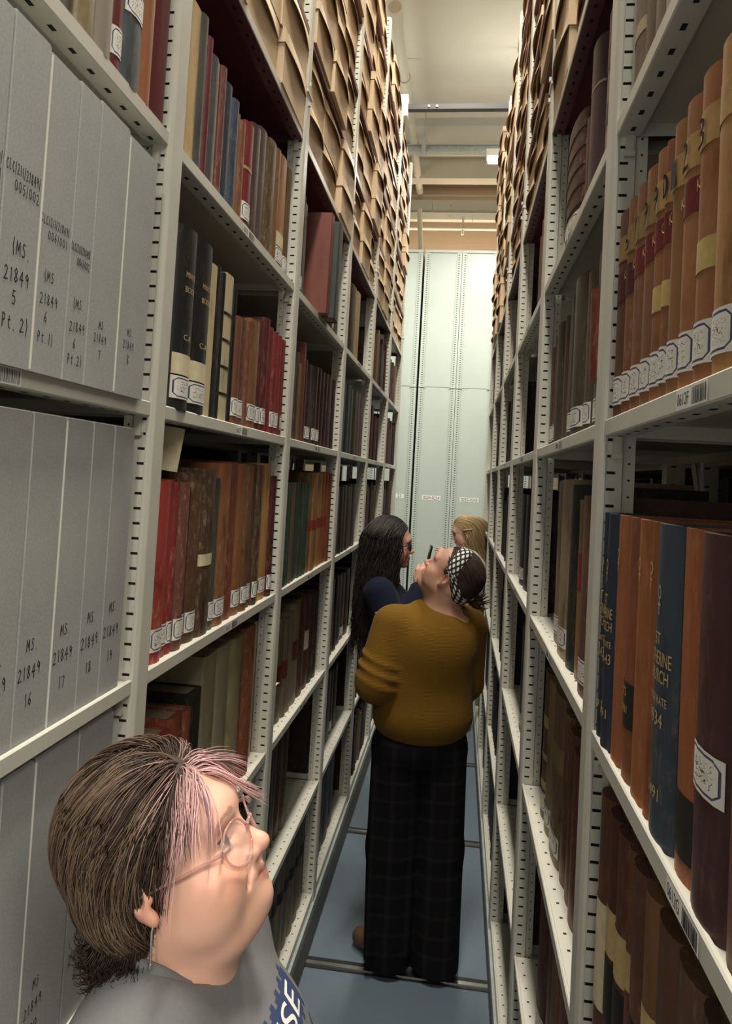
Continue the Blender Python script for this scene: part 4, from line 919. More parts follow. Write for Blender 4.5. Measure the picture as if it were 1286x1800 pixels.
#PEOPLE
# ------------------------------------------------------------------ bodies: signed distance shapes meshed as one continuous surface
def V3(*a): return np.array(a[0] if len(a) == 1 else a, dtype=np.float64)
def rotm(fwd, up=(0, 0, 1)):
    f = V3(fwd); f /= np.linalg.norm(f); u = V3(up); l = np.cross(u, f); l /= np.linalg.norm(l); u = np.cross(f, l)
    return np.stack([f, l, u], 1)      # columns: forward, left, up
class Sdf:
    def __init__(s, lo, hi, h):
        s.h = h; s.lo = V3(lo); n = np.ceil((V3(hi)-s.lo)/h).astype(int)+1; s.n = n
        s.F = np.full(n, 1.0, np.float32)
        s.ax = [(s.lo[i]+np.arange(n[i])*h).astype(np.float32) for i in range(3)]
    def region(s, lo, hi):
        a = np.maximum(0, np.floor((V3(lo)-s.lo)/s.h).astype(int)); b = np.minimum(s.n, np.ceil((V3(hi)-s.lo)/s.h).astype(int)+1)
        return tuple(slice(int(x), int(max(x, y))) for x, y in zip(a, b))
    def apply(s, fn, lo, hi, k, op):
        m = abs(k)+.03; sl = s.region(V3(lo)-m, V3(hi)+m)
        if any(q.stop <= q.start for q in sl): return
        X, Y, Z = np.meshgrid(s.ax[0][sl[0]], s.ax[1][sl[1]], s.ax[2][sl[2]], indexing='ij')
        d = fn(X, Y, Z).astype(np.float32); F = s.F[sl]
        if op == 'add':
            if k > 0: hh = np.maximum(k-np.abs(F-d), 0)/k; s.F[sl] = np.minimum(F, d)-hh*hh*k*.25
            else: s.F[sl] = np.minimum(F, d)
        elif op == 'sub':
            d = -d
            if k > 0: hh = np.maximum(k-np.abs(F-d), 0)/k; s.F[sl] = np.maximum(F, d)+hh*hh*k*.25
            else: s.F[sl] = np.maximum(F, d)
    def ell(s, c, r, R=None, k=.01, op='add'):
        c = V3(c); r = V3(r); R = np.eye(3) if R is None else R; mr = r.max()
        def fn(X, Y, Z):
            dx, dy, dz = X-c[0], Y-c[1], Z-c[2]
            p = [(dx*R[0, i]+dy*R[1, i]+dz*R[2, i]) for i in range(3)]
            k0 = np.sqrt(sum((p[i]/r[i])**2 for i in range(3)))+1e-9; k1 = np.sqrt(sum((p[i]/r[i]**2)**2 for i in range(3)))+1e-9
            return k0*(k0-1)/k1
        s.apply(fn, c-mr, c+mr, k, op)
    def cap(s, a, b, ra, rb=None, k=.01, op='add'):
        a = V3(a); b = V3(b); rb = ra if rb is None else rb; ab = b-a; L = max(1e-9, ab@ab); mr = max(ra, rb)
        def fn(X, Y, Z):
            t = np.clip(((X-a[0])*ab[0]+(Y-a[1])*ab[1]+(Z-a[2])*ab[2])/L, 0, 1)
            return np.sqrt((X-a[0]-t*ab[0])**2+(Y-a[1]-t*ab[1])**2+(Z-a[2]-t*ab[2])**2)-(ra+(rb-ra)*t)
        s.apply(fn, np.minimum(a, b)-mr, np.maximum(a, b)+mr, k, op)
    def mesh(s):
        F = s.F; S = F < 0
        cnt = np.zeros(np.array(F.shape)-1, np.int8)
        for i in (0, 1):
            for j in (0, 1):
                for k in (0, 1): cnt += S[i:F.shape[0]-1+i, j:F.shape[1]-1+j, k:F.shape[2]-1+k]
        idx = np.argwhere((cnt > 0) & (cnt < 8)); N = len(idx)
        vid = np.full(cnt.shape, -1, np.int32); vid[tuple(idx.T)] = np.arange(N)
        acc = np.zeros((N, 3)); num = np.zeros(N)
        for ax in range(3):
            o = [a for a in range(3) if a != ax]
            for p in (0, 1):
                for q in (0, 1):
                    A = idx.copy(); A[:, o[0]] += p; A[:, o[1]] += q; B = A.copy(); B[:, ax] += 1
                    fa = F[tuple(A.T)]; fb = F[tuple(B.T)]; m = (fa < 0) != (fb < 0)
                    t = np.where(m, fa/(fa-fb+1e-12), 0); P = (A-idx).astype(float); P[:, ax] += t
                    acc[m] += P[m]; num[m] += 1
        verts = s.lo+s.h*(idx+acc/num[:, None])
        faces = []
        for ax in range(3):
            o = [(ax+1) % 3, (ax+2) % 3]
            sl0 = [slice(None)]*3; sl1 = [slice(None)]*3; sl0[ax] = slice(0, -1); sl1[ax] = slice(1, None)
            ch = np.argwhere(S[tuple(sl0)] != S[tuple(sl1)])
            ch = ch[(ch[:, o[0]] > 0) & (ch[:, o[1]] > 0) & (ch[:, o[0]] < cnt.shape[o[0]]) & (ch[:, o[1]] < cnt.shape[o[1]])]
            def g(d0, d1):
                C = ch.copy(); C[:, o[0]] -= d0; C[:, o[1]] -= d1; return vid[tuple(C.T)]
            q = np.stack([g(1, 1), g(0, 1), g(0, 0), g(1, 0)], 1); ins = S[tuple(ch.T)]
            q[~ins] = q[~ins][:, ::-1]; faces.append(q)
        return verts, np.concatenate(faces)
def mesh_np(name, verts, faces, mats, col=None, smooth_it=0):
    if smooth_it:
        e = np.concatenate([faces[:, [i, (i+1) % 4]] for i in range(4)]); n = len(verts)
        for _ in range(smooth_it):
            acc = np.zeros_like(verts); c = np.zeros(n)
            for a, b in ((0, 1), (1, 0)):
                for d in range(3): acc[:, d] += np.bincount(e[:, a], verts[e[:, b], d], n)
                c += np.bincount(e[:, a], minlength=n)
            verts = verts*.5+.5*acc/np.maximum(c, 1)[:, None]
    me = bpy.data.meshes.new(name); nv, nf = len(verts), len(faces)
    me.vertices.add(nv); me.vertices.foreach_set('co', verts.astype(np.float32).ravel())
    me.loops.add(nf*4); me.loops.foreach_set('vertex_index', faces.astype(np.int32).ravel())
    me.polygons.add(nf); me.polygons.foreach_set('loop_start', np.arange(nf, dtype=np.int32)*4)
    me.polygons.foreach_set('use_smooth', np.ones(nf, bool)); me.update(calc_edges=True)
    for m in (mats if isinstance(mats, (list, tuple)) else [mats]): me.materials.append(m)
    if col is not None:
        at = me.attributes.new('Col', 'FLOAT_COLOR', 'POINT'); c4 = np.ones((nv, 4), np.float32); c4[:, :3] = col; at.data.foreach_set('color', c4.ravel())
    return me
def mk_skin():
    m, nt, bs = newmat('skin'); at = nd(nt, 'ShaderNodeAttribute', attribute_name='Col')
    n = noise(nt, coords(nt), 60, 4); c = mix(nt, math_(nt, 'MULTIPLY', n, .18), at.outputs['Color'], (.50, .20, .13))
    nt.links.new(c, bs.inputs['Base Color']); bs.inputs['Roughness'].default_value = .48
    bs.inputs['Subsurface Weight'].default_value = .12; bs.inputs['Subsurface Radius'].default_value = (1, .35, .2); bs.inputs['Subsurface Scale'].default_value = .008
    bump(nt, bs, noise(nt, coords(nt), 500, 2), .08, .0006); return m
def mk_hair():
    m, nt, bs = newmat('hair'); at = nd(nt, 'ShaderNodeAttribute', attribute_name='Col')
    nt.links.new(at.outputs['Color'], bs.inputs['Base Color']); bs.inputs['Roughness'].default_value = .55; bs.inputs['Specular IOR Level'].default_value = .28
    return m
def mk_fabric(name, c1, c2, scale=300, bmp=.3, rib=0, rough=.9, blot=3):
    m, nt, bs = newmat(name); v = coords(nt); f = noise(nt, v, blot, 3); g = noise(nt, v, scale, 2)
    c = mix(nt, f, srgb(c1) if isinstance(c1, str) else c1, srgb(c2) if isinstance(c2, str) else c2)
    nt.links.new(mix(nt, math_(nt, 'MULTIPLY', g, .35), c, tuple(x*1.35 for x in (srgb(c2) if isinstance(c2, str) else c2))), bs.inputs['Base Color'])
    bs.inputs['Roughness'].default_value = rough; bs.inputs['Specular IOR Level'].default_value = .15
    try: bs.inputs['Sheen Weight'].default_value = .03
    except Exception: pass
    if rib:
        w = nd(nt, 'ShaderNodeTexWave', wave_type='BANDS', bands_direction='Z'); w.inputs['Scale'].default_value = rib; w.inputs['Distortion'].default_value = .6; w.inputs['Detail Scale'].default_value = 3
        nt.links.new(v, w.inputs['Vector']); bump(nt, bs, w.outputs['Fac'], .35, .002)
    else: bump(nt, bs, g, bmp, .001)
    return m
SKIN, HAIR = mk_skin(), mk_hair()

def head_sdf(s, O, R, sc=1.0, mouth_open=0, chin=1.0, cheek=1.0, ear_sides=(-1, 1), neck_to=None, fine=True, double_chin=0, lf=1.0, ez=0.0, nr=1.0, cx=-.012, cr=.094):
    """local frame: x forward, y left, z up, origin midway between the ears"""
    def P(x, y, z): return O+R@(V3(x, y, z if z > -.02 else -.02+(z+.02)*lf)*sc)
    def E(x, y, z, a, b, c, k=.012, op='add', ry=0):
        Q = R
        if ry: cc, ss = math.cos(ry), math.sin(ry); Q = R@np.array([[cc, 0, ss], [0, 1, 0], [-ss, 0, cc]])
        s.ell(P(x, y, z), V3(a, b, c)*sc, Q, k*sc, op)
    def C(p, q, ra, rb, k=.01, op='add'): s.cap(P(*p), P(*q), ra*sc, rb*sc, k*sc, op)
    E(cx, 0, .050, cr, .074, .080, 0)
    E(.022, 0, .045, .066, .066, .062, .02)
    E(.034, 0, -.012, .056, .060, .070, .03)
    E(.020, 0, -.050, .056, .054, .045, .03)           # jaw
    for sg in (-1, 1):
        E(.052, sg*.034*cheek, -.022, .034, .028*cheek, .030, .02)      # cheek
        E(.030, sg*.040*cheek, -.052, .040, .022*cheek, .028, .02)      # jowl
    E(.074, 0, -.046, .022, .028, .026, .018)           # mouth mound
    E(.077, 0, -.081, .017*chin, .020, .016*chin, .016)  # chin
    E(.082, 0, .040, .016, .045, .016, .02)             # brow
    if double_chin: E(.042, 0, -.088, .040, .040, .022, .03)
    if fine:
        for sg in (-1, 1):
            E(.094, sg*.030, .013, .018, .017, .011, .012, 'sub')      # socket
            E(.0745, sg*.031, .012, .0130, .0130, .0125, .002)          # eyeball
            C((.080, sg*.018, .020), (.078, sg*.043, .019), .0045, .0040, .004)  # upper lid
            C((.083, sg*.020, .004), (.079, sg*.042, .006), .0035, .0030, .004)  # lower lid
            C((.088, sg*.016, .033), (.080, sg*.046, .033), .005, .004, .010)
    C((.084, 0, .022), (.104, 0, -.012), .0065, .0095, .012)   # nose
    E(.106, 0, -.016, .0115, .0110, .0095, .006)
    for sg in (-1, 1):
        E(.096, sg*.0115, -.020, .010, .0065, .0075, .005)
        if fine: E(.101, sg*.0062, -.0265, .0045, .0030, .0030, .002, 'sub')
    if fine:
        C((.0955, 0, -.0445), (.086, .020, -.0475), .0048, .0022, .004); C((.0955, 0, -.0445), (.086, -.020, -.0475), .0048, .0022, .004)
        C((.0945, 0, -.0555), (.085, .018, -.0515), .0055, .0022, .004); C((.0945, 0, -.0555), (.085, -.018, -.0515), .0055, .0022, .004)
        C((.1015, 0, -.0500), (.085, .024, -.0495), .0012, .0010, .002, 'sub'); C((.1015, 0, -.0500), (.085, -.024, -.0495), .0012, .0010, .002, 'sub')
        C((.098, 0, -.0315), (.097, 0, -.0395), .0022, .0022, .004, 'sub')
        for sg in (-1, 1): C((.094, sg*.018, -.022), (.084, sg*.030, -.048), .0018, .0018, .006, 'sub')
    for sg in ear_sides:
        Q = R@np.array([[math.cos(.5*sg), -math.sin(.5*sg), 0], [math.sin(.5*sg), math.cos(.5*sg), 0], [0, 0, 1]])
        s.ell(P(-.006, sg*.077, .004+ez), V3(.017, .007, .030)*sc, Q, .006*sc)
        if fine:
            s.ell(P(-.002, sg*.083, .008+ez), V3(.010, .006, .018)*sc, Q, .003*sc, 'sub')
            s.ell(P(.002, sg*.078, -.024+ez), V3(.008, .006, .010)*sc, Q, .005*sc)
            s.ell(P(.008, sg*.077, -.004+ez), V3(.005, .006, .007)*sc, Q, .003*sc)
    if neck_to is not None:
        nb = V3(neck_to); s.cap(P(-.025, 0, -.035), nb, .056*sc*nr, .062*sc*nr, .03*sc)
        s.cap(P(.010, 0, -.060), nb+R@V3(.02, 0, 0), .044*sc*nr, .050*sc*nr, .03*sc)

def skin_colors(v, O, R, sc=1.0, base=(.62, .36, .26), blush=.6, lf=1.0):
    L = ((v-O)@R)/sc; L[:, 2] = np.where(L[:, 2] < -.02, -.02+(L[:, 2]+.02)/lf, L[:, 2]); c = np.tile(np.array(base), (len(v), 1))
    def blob(x, y, z, r, col, a):
        d = np.sqrt(((L-np.array([x, y, z]))**2/np.array(r)**2).sum(1)); w = np.clip(1.3-d, 0, 1)*a; c[:] = c*(1-w[:, None])+np.array(col)*w[:, None]
    b = np.array(base)
    for sg in (-1, 1):
        blob(.06, sg*.045, -.025, (.035, .035, .028), b*np.array([1.02, .74, .68]), blush)
        blob(.0, sg*.085, 0, (.03, .02, .04), b*np.array([1, .80, .75]), .7)
        blob(.092, sg*.010, -.048, (.014, .016, .0065), (.50, .19, .17), .9)
    blob(.105, 0, -.015, (.02, .02, .02), b*np.array([1.0, .82, .78]), .5)
    blob(.095, 0, -.0555, (.012, .018, .006), (.52, .20, .18), .9)
    blob(.098, 0, -.0495, (.016, .024, .0016), (.22, .07, .06), .8)
    for sg in (-1, 1):
        # the eyes: white, iris and pupil, dark lash line, brow hair
        d = np.sqrt(((L-np.array([.0745, sg*.031, .012]))**2).sum(1)); on = d < .0142
        c[on & (L[:, 0] > .079)] = (.50, .46, .43)
        di = np.sqrt((L[:, 1]-sg*.0325)**2+(L[:, 2]-.0135)**2); c[on & (di < .0062) & (L[:, 0] > .078)] = (.10, .09, .06); c[on & (di < .0028) & (L[:, 0] > .078)] = (.01, .01, .01)
        t = np.clip((np.abs(L[:, 1])-.014)/.036, 0, 1); zb = .036+.006*np.sin(t*2.4)-.008*t
        br = (np.sign(L[:, 1]) == sg) & (np.abs(L[:, 2]-zb) < .0032*(1.1-t*.6)) & (np.abs(L[:, 1]) > .014) & (np.abs(L[:, 1]) < .050) & (L[:, 0] > .05)
        c[br] = c[br]*.45+np.array([.16, .10, .07])*.55
        la = (np.abs(L[:, 2]-.0175-.001*np.cos((np.abs(L[:, 1])-.03)*90)) < .0014) & (np.abs(np.abs(L[:, 1])-.031) < .014) & (L[:, 0] > .072) & (np.sign(L[:, 1]) == sg)
        c[la] = (.06, .035, .03)
    return c

def hand_sdf(s, W, d, n, side, curl=.6, sc=1.0, spread=1.0, k=.005):
    """W wrist, d towards the fingers, n out of the back of the hand, side +1/-1 thumb side along cross(d, n)"""
    W = V3(W); d = V3(d); d /= np.linalg.norm(d); n = V3(n); n = n-d*(n@d); n /= np.linalg.norm(n); t = np.cross(d, n)*side
    R = np.stack([d, t, n], 1)
    s.ell(W+d*.045*sc, V3(.050, .040, .015)*sc, R, .012)
    s.cap(W-d*.02, W+d*.02, .024*sc, .026*sc, .012)
    ln = (.072, .080, .076, .060)
    for i in range(4):
        o = (1.5-i)*.0195; b = W+d*(.082-.004*abs(i-1.2))*sc+t*o*sc; L = ln[i]*sc; q = d.copy(); p = b
        ang = curl*(.55+.08*i)
        for j, f in enumerate((.42, .32, .26)):
            q = math.cos(ang)*q+math.sin(ang)*(-n) if j == 0 else q
            if j: 
                e = np.cross(t, q)*(1 if (np.cross(t, q)@(-n)) > 0 else 1); m_ = -n*math.cos(ang*j)-d*math.sin(ang*j); q = math.cos(ang)*q+math.sin(ang)*m_; q /= np.linalg.norm(q)
            e2 = p+q*L*f; s.cap(p, e2, (.0092-.0010*j)*sc, (.0086-.0010*j)*sc, k if j == 0 else .002); p = e2
    b = W+d*.022*sc+t*.026*sc; m1 = b+(d*.6+t*.7-n*.35)*.036*sc; m2 = m1+(d*.9+t*.15-n*.45)*.032*sc; m3 = m2+(d*.95-t*.1-n*.4)*.024*sc
    s.cap(b, m1, .0145*sc, .0110*sc, .010); s.cap(m1, m2, .0105*sc, .0095*sc, .003); s.cap(m2, m3, .0093*sc, .0080*sc, .003)

def tubes_np(paths, radii, cols, n=4):
    """paths (N,K,3), radii (N,K), cols (N,K,3) -> one mesh of tapering strands"""
    N, K, _ = paths.shape; T = np.gradient(paths, axis=1); T /= np.linalg.norm(T, axis=2, keepdims=True)+1e-9
    ref = np.where(np.abs(T[..., 2:3]) < .9, np.array([0, 0, 1.0]), np.array([1.0, 0, 0]))
    A = np.cross(T, ref); A /= np.linalg.norm(A, axis=2, keepdims=True)+1e-9; B = np.cross(T, A)
    ang = 2*PI*np.arange(n)/n
    V = paths[:, :, None, :]+radii[:, :, None, None]*(A[:, :, None, :]*np.cos(ang)[None, None, :, None]+B[:, :, None, :]*np.sin(ang)[None, None, :, None])
    C = np.repeat(cols[:, :, None, :], n, 2).reshape(-1, 3)
    base = (np.arange(N)*K*n)[:, None, None]+(np.arange(K-1)*n)[None, :, None]; j = np.arange(n)[None, None, :]; j1 = (j+1) % n
    F = np.stack([base+j, base+j1, base+n+j1, base+n+j], 3).reshape(-1, 4)
    return V.reshape(-1, 3), F, C

def obj_me(name, me, parent): o = bpy.data.objects.new(name, me); COL.objects.link(o); o.parent = parent; return o
def body_lower(s, J, legs=True, k=.03):
    """J: joints dict in world space"""
    s.ell(J['pelvis'], J.get('pr', V3(.12, .15, .11)), J['R'], k); s.ell(J['belly'], J.get('br', V3(.11, .14, .13)), J['R'], .06)
    s.ell(J['chest'], J.get('cr', V3(.11, .155, .15)), J['R'], .06)
    for a in ('L', 'R'):
        s.cap(J['neck'], J['sh'+a], .045, .055, .04); s.cap(J['sh'+a], J['el'+a], .050, .038, .02); s.cap(J['el'+a], J['wr'+a], .038, .025, .01)
        if legs:
            s.cap(J['hip'+a], J['kn'+a], .078, .052, .03); s.cap(J['kn'+a], J['an'+a], .050, .036, .02)
            f = J['foot'+a]; s.cap(J['an'+a]+V3(0, 0, -.04), f, .034, .026, .015)

# ================================================================== the person in the foreground
def person_front():
    root = empty('person', (-.295, .82, 0))
    tag(root, 'person in a grey printed T-shirt and pink-rimmed glasses, looking up, brown and pink hair', 'person')
    O = V3(-.300, .815, 1.450); pitch, az = .50, .10
    fwd = V3(math.cos(pitch)*math.cos(az), math.cos(pitch)*math.sin(az), math.sin(pitch)); R = rotm(fwd)
    sc = 1.0
    def P(x, y, z): return O+R@V3(x, y, z)
    nb = V3(-.288, .818, 1.365); LF = .76
    # --- head, neck and upper chest at fine resolution
    s = Sdf((-.48, .60, 1.18), (-.14, 1.05, 1.64), .0026)
    head_sdf(s, O, R, sc, cheek=1.15, chin=1.15, neck_to=nb, lf=LF, ez=.014, nr=.92, cx=-.004, cr=.084)
    s.cap(P(.018, 0, -.050), V3(-.285, .820, 1.37), .046, .048, .03)
    s.ell(P(.036, 0, -.082), V3(.036, .040, .020), R, .03)
    s.ell(V3(-.285, .82, 1.285), V3(.085, .140, .070), None, .04)
    v, f = s.mesh(); c = skin_colors(v, O, R, sc, (.80, .47, .35), .6, LF)
    # --- the rest of the body, coarser, in the same mesh
    J = dict(R=np.eye(3), pelvis=V3(-.30, .84, .86), belly=V3(-.285, .835, 1.04), chest=V3(-.275, .825, 1.21), neck=nb-V3(0, 0, .05),
             shL=V3(-.29, .985, 1.285), shR=V3(-.30, .665, 1.285), elL=V3(-.30, 1.06, .98), elR=V3(-.31, .60, .98), wrL=V3(-.20, 1.04, .78), wrR=V3(-.20, .61, .78),
             hipL=V3(-.30, .92, .82), hipR=V3(-.30, .76, .82), knL=V3(-.27, .93, .46), knR=V3(-.28, .75, .46), anL=V3(-.31, .93, .10), anR=V3(-.31, .75, .10), footL=V3(-.18, .95, .03), footR=V3(-.18, .74, .03))
    s2 = Sdf((-.52, .48, -.02), (-.06, 1.20, 1.25), .008); body_lower(s2, J)
    for a, sd in (('L', 1), ('R', -1)): hand_sdf(s2, J['wr'+a], (.15, 0, -1), (0, sd, 0), -sd, .5)
    v2, f2 = s2.mesh(); c2 = np.tile(np.array([.62, .37, .28]), (len(v2), 1))
    body = obj_me('body', mesh_np('body', np.vstack([v, v2]), np.vstack([f, f2+len(v)]), SKIN, np.vstack([c, c2]), 1), None); body.parent = root
    body.matrix_parent_inverse = Matrix.Identity(4)
    # --- T-shirt
    s = Sdf((-.54, .40, .80), (-.04, 1.26, 1.40), .0048)
    s.ell(V3(-.275, .825, 1.17), V3(.135, .200, .19), None, .05); s.ell(V3(-.29, .835, .98), V3(.150, .20, .20), None, .06)
    s.ell(V3(-.215, .825, 1.185), V3(.085, .160, .10), None, .06)
    s.cap(V3(-.292, .735, 1.318), V3(-.286, .905, 1.314), .056, .056, .05)
    for y, sg in ((.975, 1), (.668, -1)):
        s.cap(V3(-.292, .822+sg*.08, 1.322), V3(-.295, y, 1.288), .054, .062, .05); s.cap(V3(-.295, y, 1.288), V3(-.295, y+sg*.045, 1.12), .064, .068, .04)
    s.ell(V3(-.30, .84, .79), V3(.3, .4, .03), None, 0, 'sub')
    # neck opening, tilted forward
    Rn = rotm(V3(math.cos(.72), 0, -math.sin(.72)), (math.sin(.72), 0, math.cos(.72))); NC = V3(-.286, .817, 1.384)
    s.ell(NC+Rn@V3(0, 0, .016), V3(.062, .072, .042), Rn, .006, 'sub')
    for i in range(9):     # folds
        a = i*.7; s.cap(V3(-.16+.01*math.sin(a), .70+.03*i, 1.0+.02*(i % 3)), V3(-.18, .69+.035*i, 1.12+.015*(i % 2)), .006, .003, .03)
    v, f = s.mesh()
    TS = mk_fabric('grey_marl_jersey', (.112, .112, .115), (.165, .164, .168), 160, .3, blot=14)
    shirt = obj_me('t_shirt', mesh_np('t_shirt', v, f, TS, None, 2), root)
    bv = BVHTree.FromPolygons([tuple(x) for x in v], [tuple(int(i) for i in q) for q in f])
    # collar rib laid around the opening
    mb = MB(); ring = []
    for i in range(40):
        a = 2*PI*i/40; q = NC+Rn@V3(.063*math.cos(a), .073*math.sin(a), .006)
        hit = bv.find_nearest(Vector(q)); ring.append(Vector(hit[0]))
    ring = [(ring[i-1]+ring[i]*2+ring[(i+1) % 40])/4 for i in range(40)]
    mb.tube(ring, .0075, 8, 0, closed=True); obj('collar', mb, TS, shirt)
    # print on the chest
    tm = MB()
    def lay(q):
        h = bv.ray_cast(Vector((q.x+.3, q.y, q.z+.12)), Vector((-1, 0, -.4)).normalized())
        return (h[0]+h[1]*.0012) if h[0] else q
    def lay2(q):
        h = bv.ray_cast(Vector((q.x+.3, q.y, q.z+.12)), Vector((-1, 0, -.4)).normalized()); return (h[0]+h[1]*.0006) if h[0] else q
    ex = V3(0, 1, .0); ez = V3(-.35, 0, 1)
    n = 24; 
    for i in range(n):       # ragged navy backing
        y0 = .715+.20*i/n; y1 = .715+.20*(i+1)/n
        for j in range(4):
            z0 = 1.245+.052*j/4; z1 = 1.245+.052*(j+1)/4; e = .005*math.sin(i*2.1)
            tm.quad(lay2(Vector((-.2, y0, z0+e))), lay2(Vector((-.2, y1, z0+e))), lay2(Vector((-.2, y1, z1+e))), lay2(Vector((-.2, y0, z1+e))), 1)
    print_text(tm, 'ENSE', (-.2, .815, 1.271), ex, (0, 0, 1), .032, 0, 0, width=.16, fn=lay)
    for y, c_ in ((.80, 2), (.86, 3), (.91, 2)):
        for j in range(3): tm.quad(lay(Vector((-.2, y, 1.215-.008*j))), lay(Vector((-.2, y+.035, 1.219-.008*j))), lay(Vector((-.2, y+.033, 1.225-.008*j))), lay(Vector((-.2, y+.003, 1.222-.008*j))), c_)
    obj('chest_print', tm, [MAT['white'], simple('navy_print', (.03, .05, .13), .7), simple('green_print', (.12, .26, .10), .7), simple('rust_print', (.20, .06, .03), .7)], shirt)
    # --- trousers
    s = Sdf((-.52, .60, .03), (-.10, 1.08, 1.0), .010)
    s.ell(V3(-.30, .84, .86), V3(.145, .175, .13), None, .03)
    for a in ('L', 'R'): s.cap(J['hip'+a], J['kn'+a], .095, .075, .03); s.cap(J['kn'+a], J['an'+a], .072, .062, .02)
    v, f = s.mesh(); obj_me('trousers', mesh_np('trousers', v, f, mk_fabric('dark_denim', (.02, .025, .04), (.03, .04, .06)), None, 2), root)
    for a in ('L', 'R'):
        s = Sdf(J['foot'+a]-V3(.22, .09, .05), J['foot'+a]+V3(.12, .09, .12), .007); s.cap(J['an'+a]+V3(-.01, 0, -.05), J['foot'+a]+V3(0, 0, .012), .045, .042, .02); v, f = s.mesh(); v[:, 2] = np.maximum(v[:, 2], .0035)
        obj_me('shoe', mesh_np('shoe', v, f, simple('black_shoe', (.02, .02, .02), .5), None, 1), root)
    # --- hair: a cap of volume plus strands combed over it
    s = Sdf((-.50, .64, 1.34), (-.14, 1.0, 1.68), .0030)
    def E(x, y, z, a, b, c_, k=.012, op='add'): s.ell(P(x, y, z), V3(a, b, c_), R, k, op)
    E(-.004, 0, .054, .090, .082, .084, .0); E(-.036, 0, .012, .058, .079, .070, .03); E(-.045, 0, -.030, .042, .066, .036, .03)
    E(.080, 0, -.02, .068, .12, .088, .012, 'sub')       # face
    E(.114, 0, .040, .05, .075, .045, .01, 'sub')
    for sg in (-1, 1): E(.004, sg*.090, .000, .026, .022, .034, .008, 'sub')
    v, f = s.mesh(); L = (v-O)@R
    def hair_col(L, rnd, t):
        brown = np.array([.036, .023, .016])*(1+.9*rnd[:, None]); pink = np.array([.66, .40, .40])*(.75+.4*rnd[:, None])
        w = np.clip((L[:, 0]-(.040+.45*(L[:, 2]-.045))+(rnd-.5)*.014)/.010, 0, 1)*(L[:, 2] > .005)
        hl = (rnd > .90)[:, None]; brown = np.where(hl, np.array([.17, .115, .075]), brown)
        return brown*(1-w[:, None])+pink*w[:, None]
    hc = hair_col(L, np.full(len(v), .2), 0)*.8
    hair = obj_me('hair', mesh_np('hair', v, f, HAIR, hc, 1), root)
    rg = np.random.default_rng(3)
    u = rg.normal(size=(40000, 3)); u /= np.linalg.norm(u, axis=1, keepdims=True)
    rt = np.array([-.004, 0, .052])+u*np.array([.087, .080, .087])
    keep = (rt[:, 2] > -.045) & ((rt[:, 0] < .052) | (rt[:, 2] > .080)) & ~((rt[:, 0] > -.01) & (rt[:, 2] < .030)) & ~((rt[:, 0] > .035) & (rt[:, 2] < .062))
    rt = rt[keep][:10000]; N = len(rt); rnd = rg.random(N); K = 16
    isp = (rt[:, 0] > .040+.45*(rt[:, 2]-.045)) & (rt[:, 2] > .02)
    shells = [((-.004, 0, .054), (.092, .084, .087)), ((-.036, 0, .010), (.060, .081, .074)), ((-.044, 0, -.035), (.042, .066, .036)), ((.034, 0, .0), (.062, .0665, .085))]
    p = rt.copy(); path = [p.copy()]; L0 = np.where(isp, .062+.045*rg.random(N), .10+.055*rg.random(N))
    wild = rg.random(N) < -1
    grav = R.T@np.array([0, 0, -1.0]); clump = rg.normal(0, 1, (N, 3))
    cl = np.round(rt/.016); ck = (np.sin(cl@np.array([12.9, 78.2, 37.7]))*43758.5) % 1
    for k in range(1, K):
        step = L0/(K-1); tt = k/(K-1)
        side = np.where(np.abs(p[:, 1]) < .01, np.where(rt[:, 1]+.02 > 0, 1, -1), np.sign(p[:, 1]))
        back = np.clip(1.3*(p[:, 2]+.02)/.10, 0, 1)
        d = np.stack([-1.0*back, side*.30, -.55-1.0*np.clip((.08-p[:, 2])/.1, 0, 1)], 1)
        dp = np.stack([-.62+1.9*np.maximum(ck-.70, 0)*(tt < .6)/.3+.0*tt, side*(.75-.2*tt), np.full(N, -.80-.3*tt)], 1)
        d = np.where(isp[:, None], dp, d)
        d += grav*.3+.28*(np.stack([np.sin(ck*40+tt*5), np.sin(ck*71+tt*6), np.sin(ck*97)], 1))+clump*.06
        nrm = p-np.array([-.02, 0, .03]); nrm /= np.linalg.norm(nrm, axis=1, keepdims=True)
        d = d-nrm*np.sum(d*nrm, 1, keepdims=True); d /= np.linalg.norm(d, axis=1, keepdims=True)
        fl = np.clip((tt-.70)/.3, 0, 1)*(p[:, 2] < .0)*(.4+.6*ck)
        d = d+nrm*(.42*fl)[:, None]-grav*(.25*fl)[:, None]
        d[wild] += nrm[wild]*.25
        d[isp] += nrm[isp]*(.55*(ck[isp] > .62)*tt)[:, None]
        d /= np.linalg.norm(d, axis=1, keepdims=True); q = p+d*step[:, None]
        ms = np.stack([np.linalg.norm((q-np.array(c_))/np.array(r_), axis=1) for c_, r_ in shells], 1); am = ms.argmin(1); mm = ms.min(1)
        off = 1.0+.07*rnd; lo_ = mm < off; hi_ = ((mm > off+.04) & ~wild & (fl < .25) & ~isp) | ((mm > off+.22) & ~isp)
        cs = np.array([c_ for c_, r_ in shells])[am]; 
        tgt = np.where(lo_, off/np.maximum(mm, 1e-6), np.where(hi_, (off+.05)/mm, 1.0))
        q = cs+(q-cs)*tgt[:, None]
        p = q; path.append(p.copy())
    path = np.stack(path, 1)
    for _ in range(2): path[:, 1:-1] = (path[:, :-2]+path[:, 1:-1]*2+path[:, 2:])/4
    rad = (.00075*(.5+.8*rg.random(N)))[:, None]*np.clip(1.15-np.linspace(0, 1, K)**2.2, .12, 1)[None]
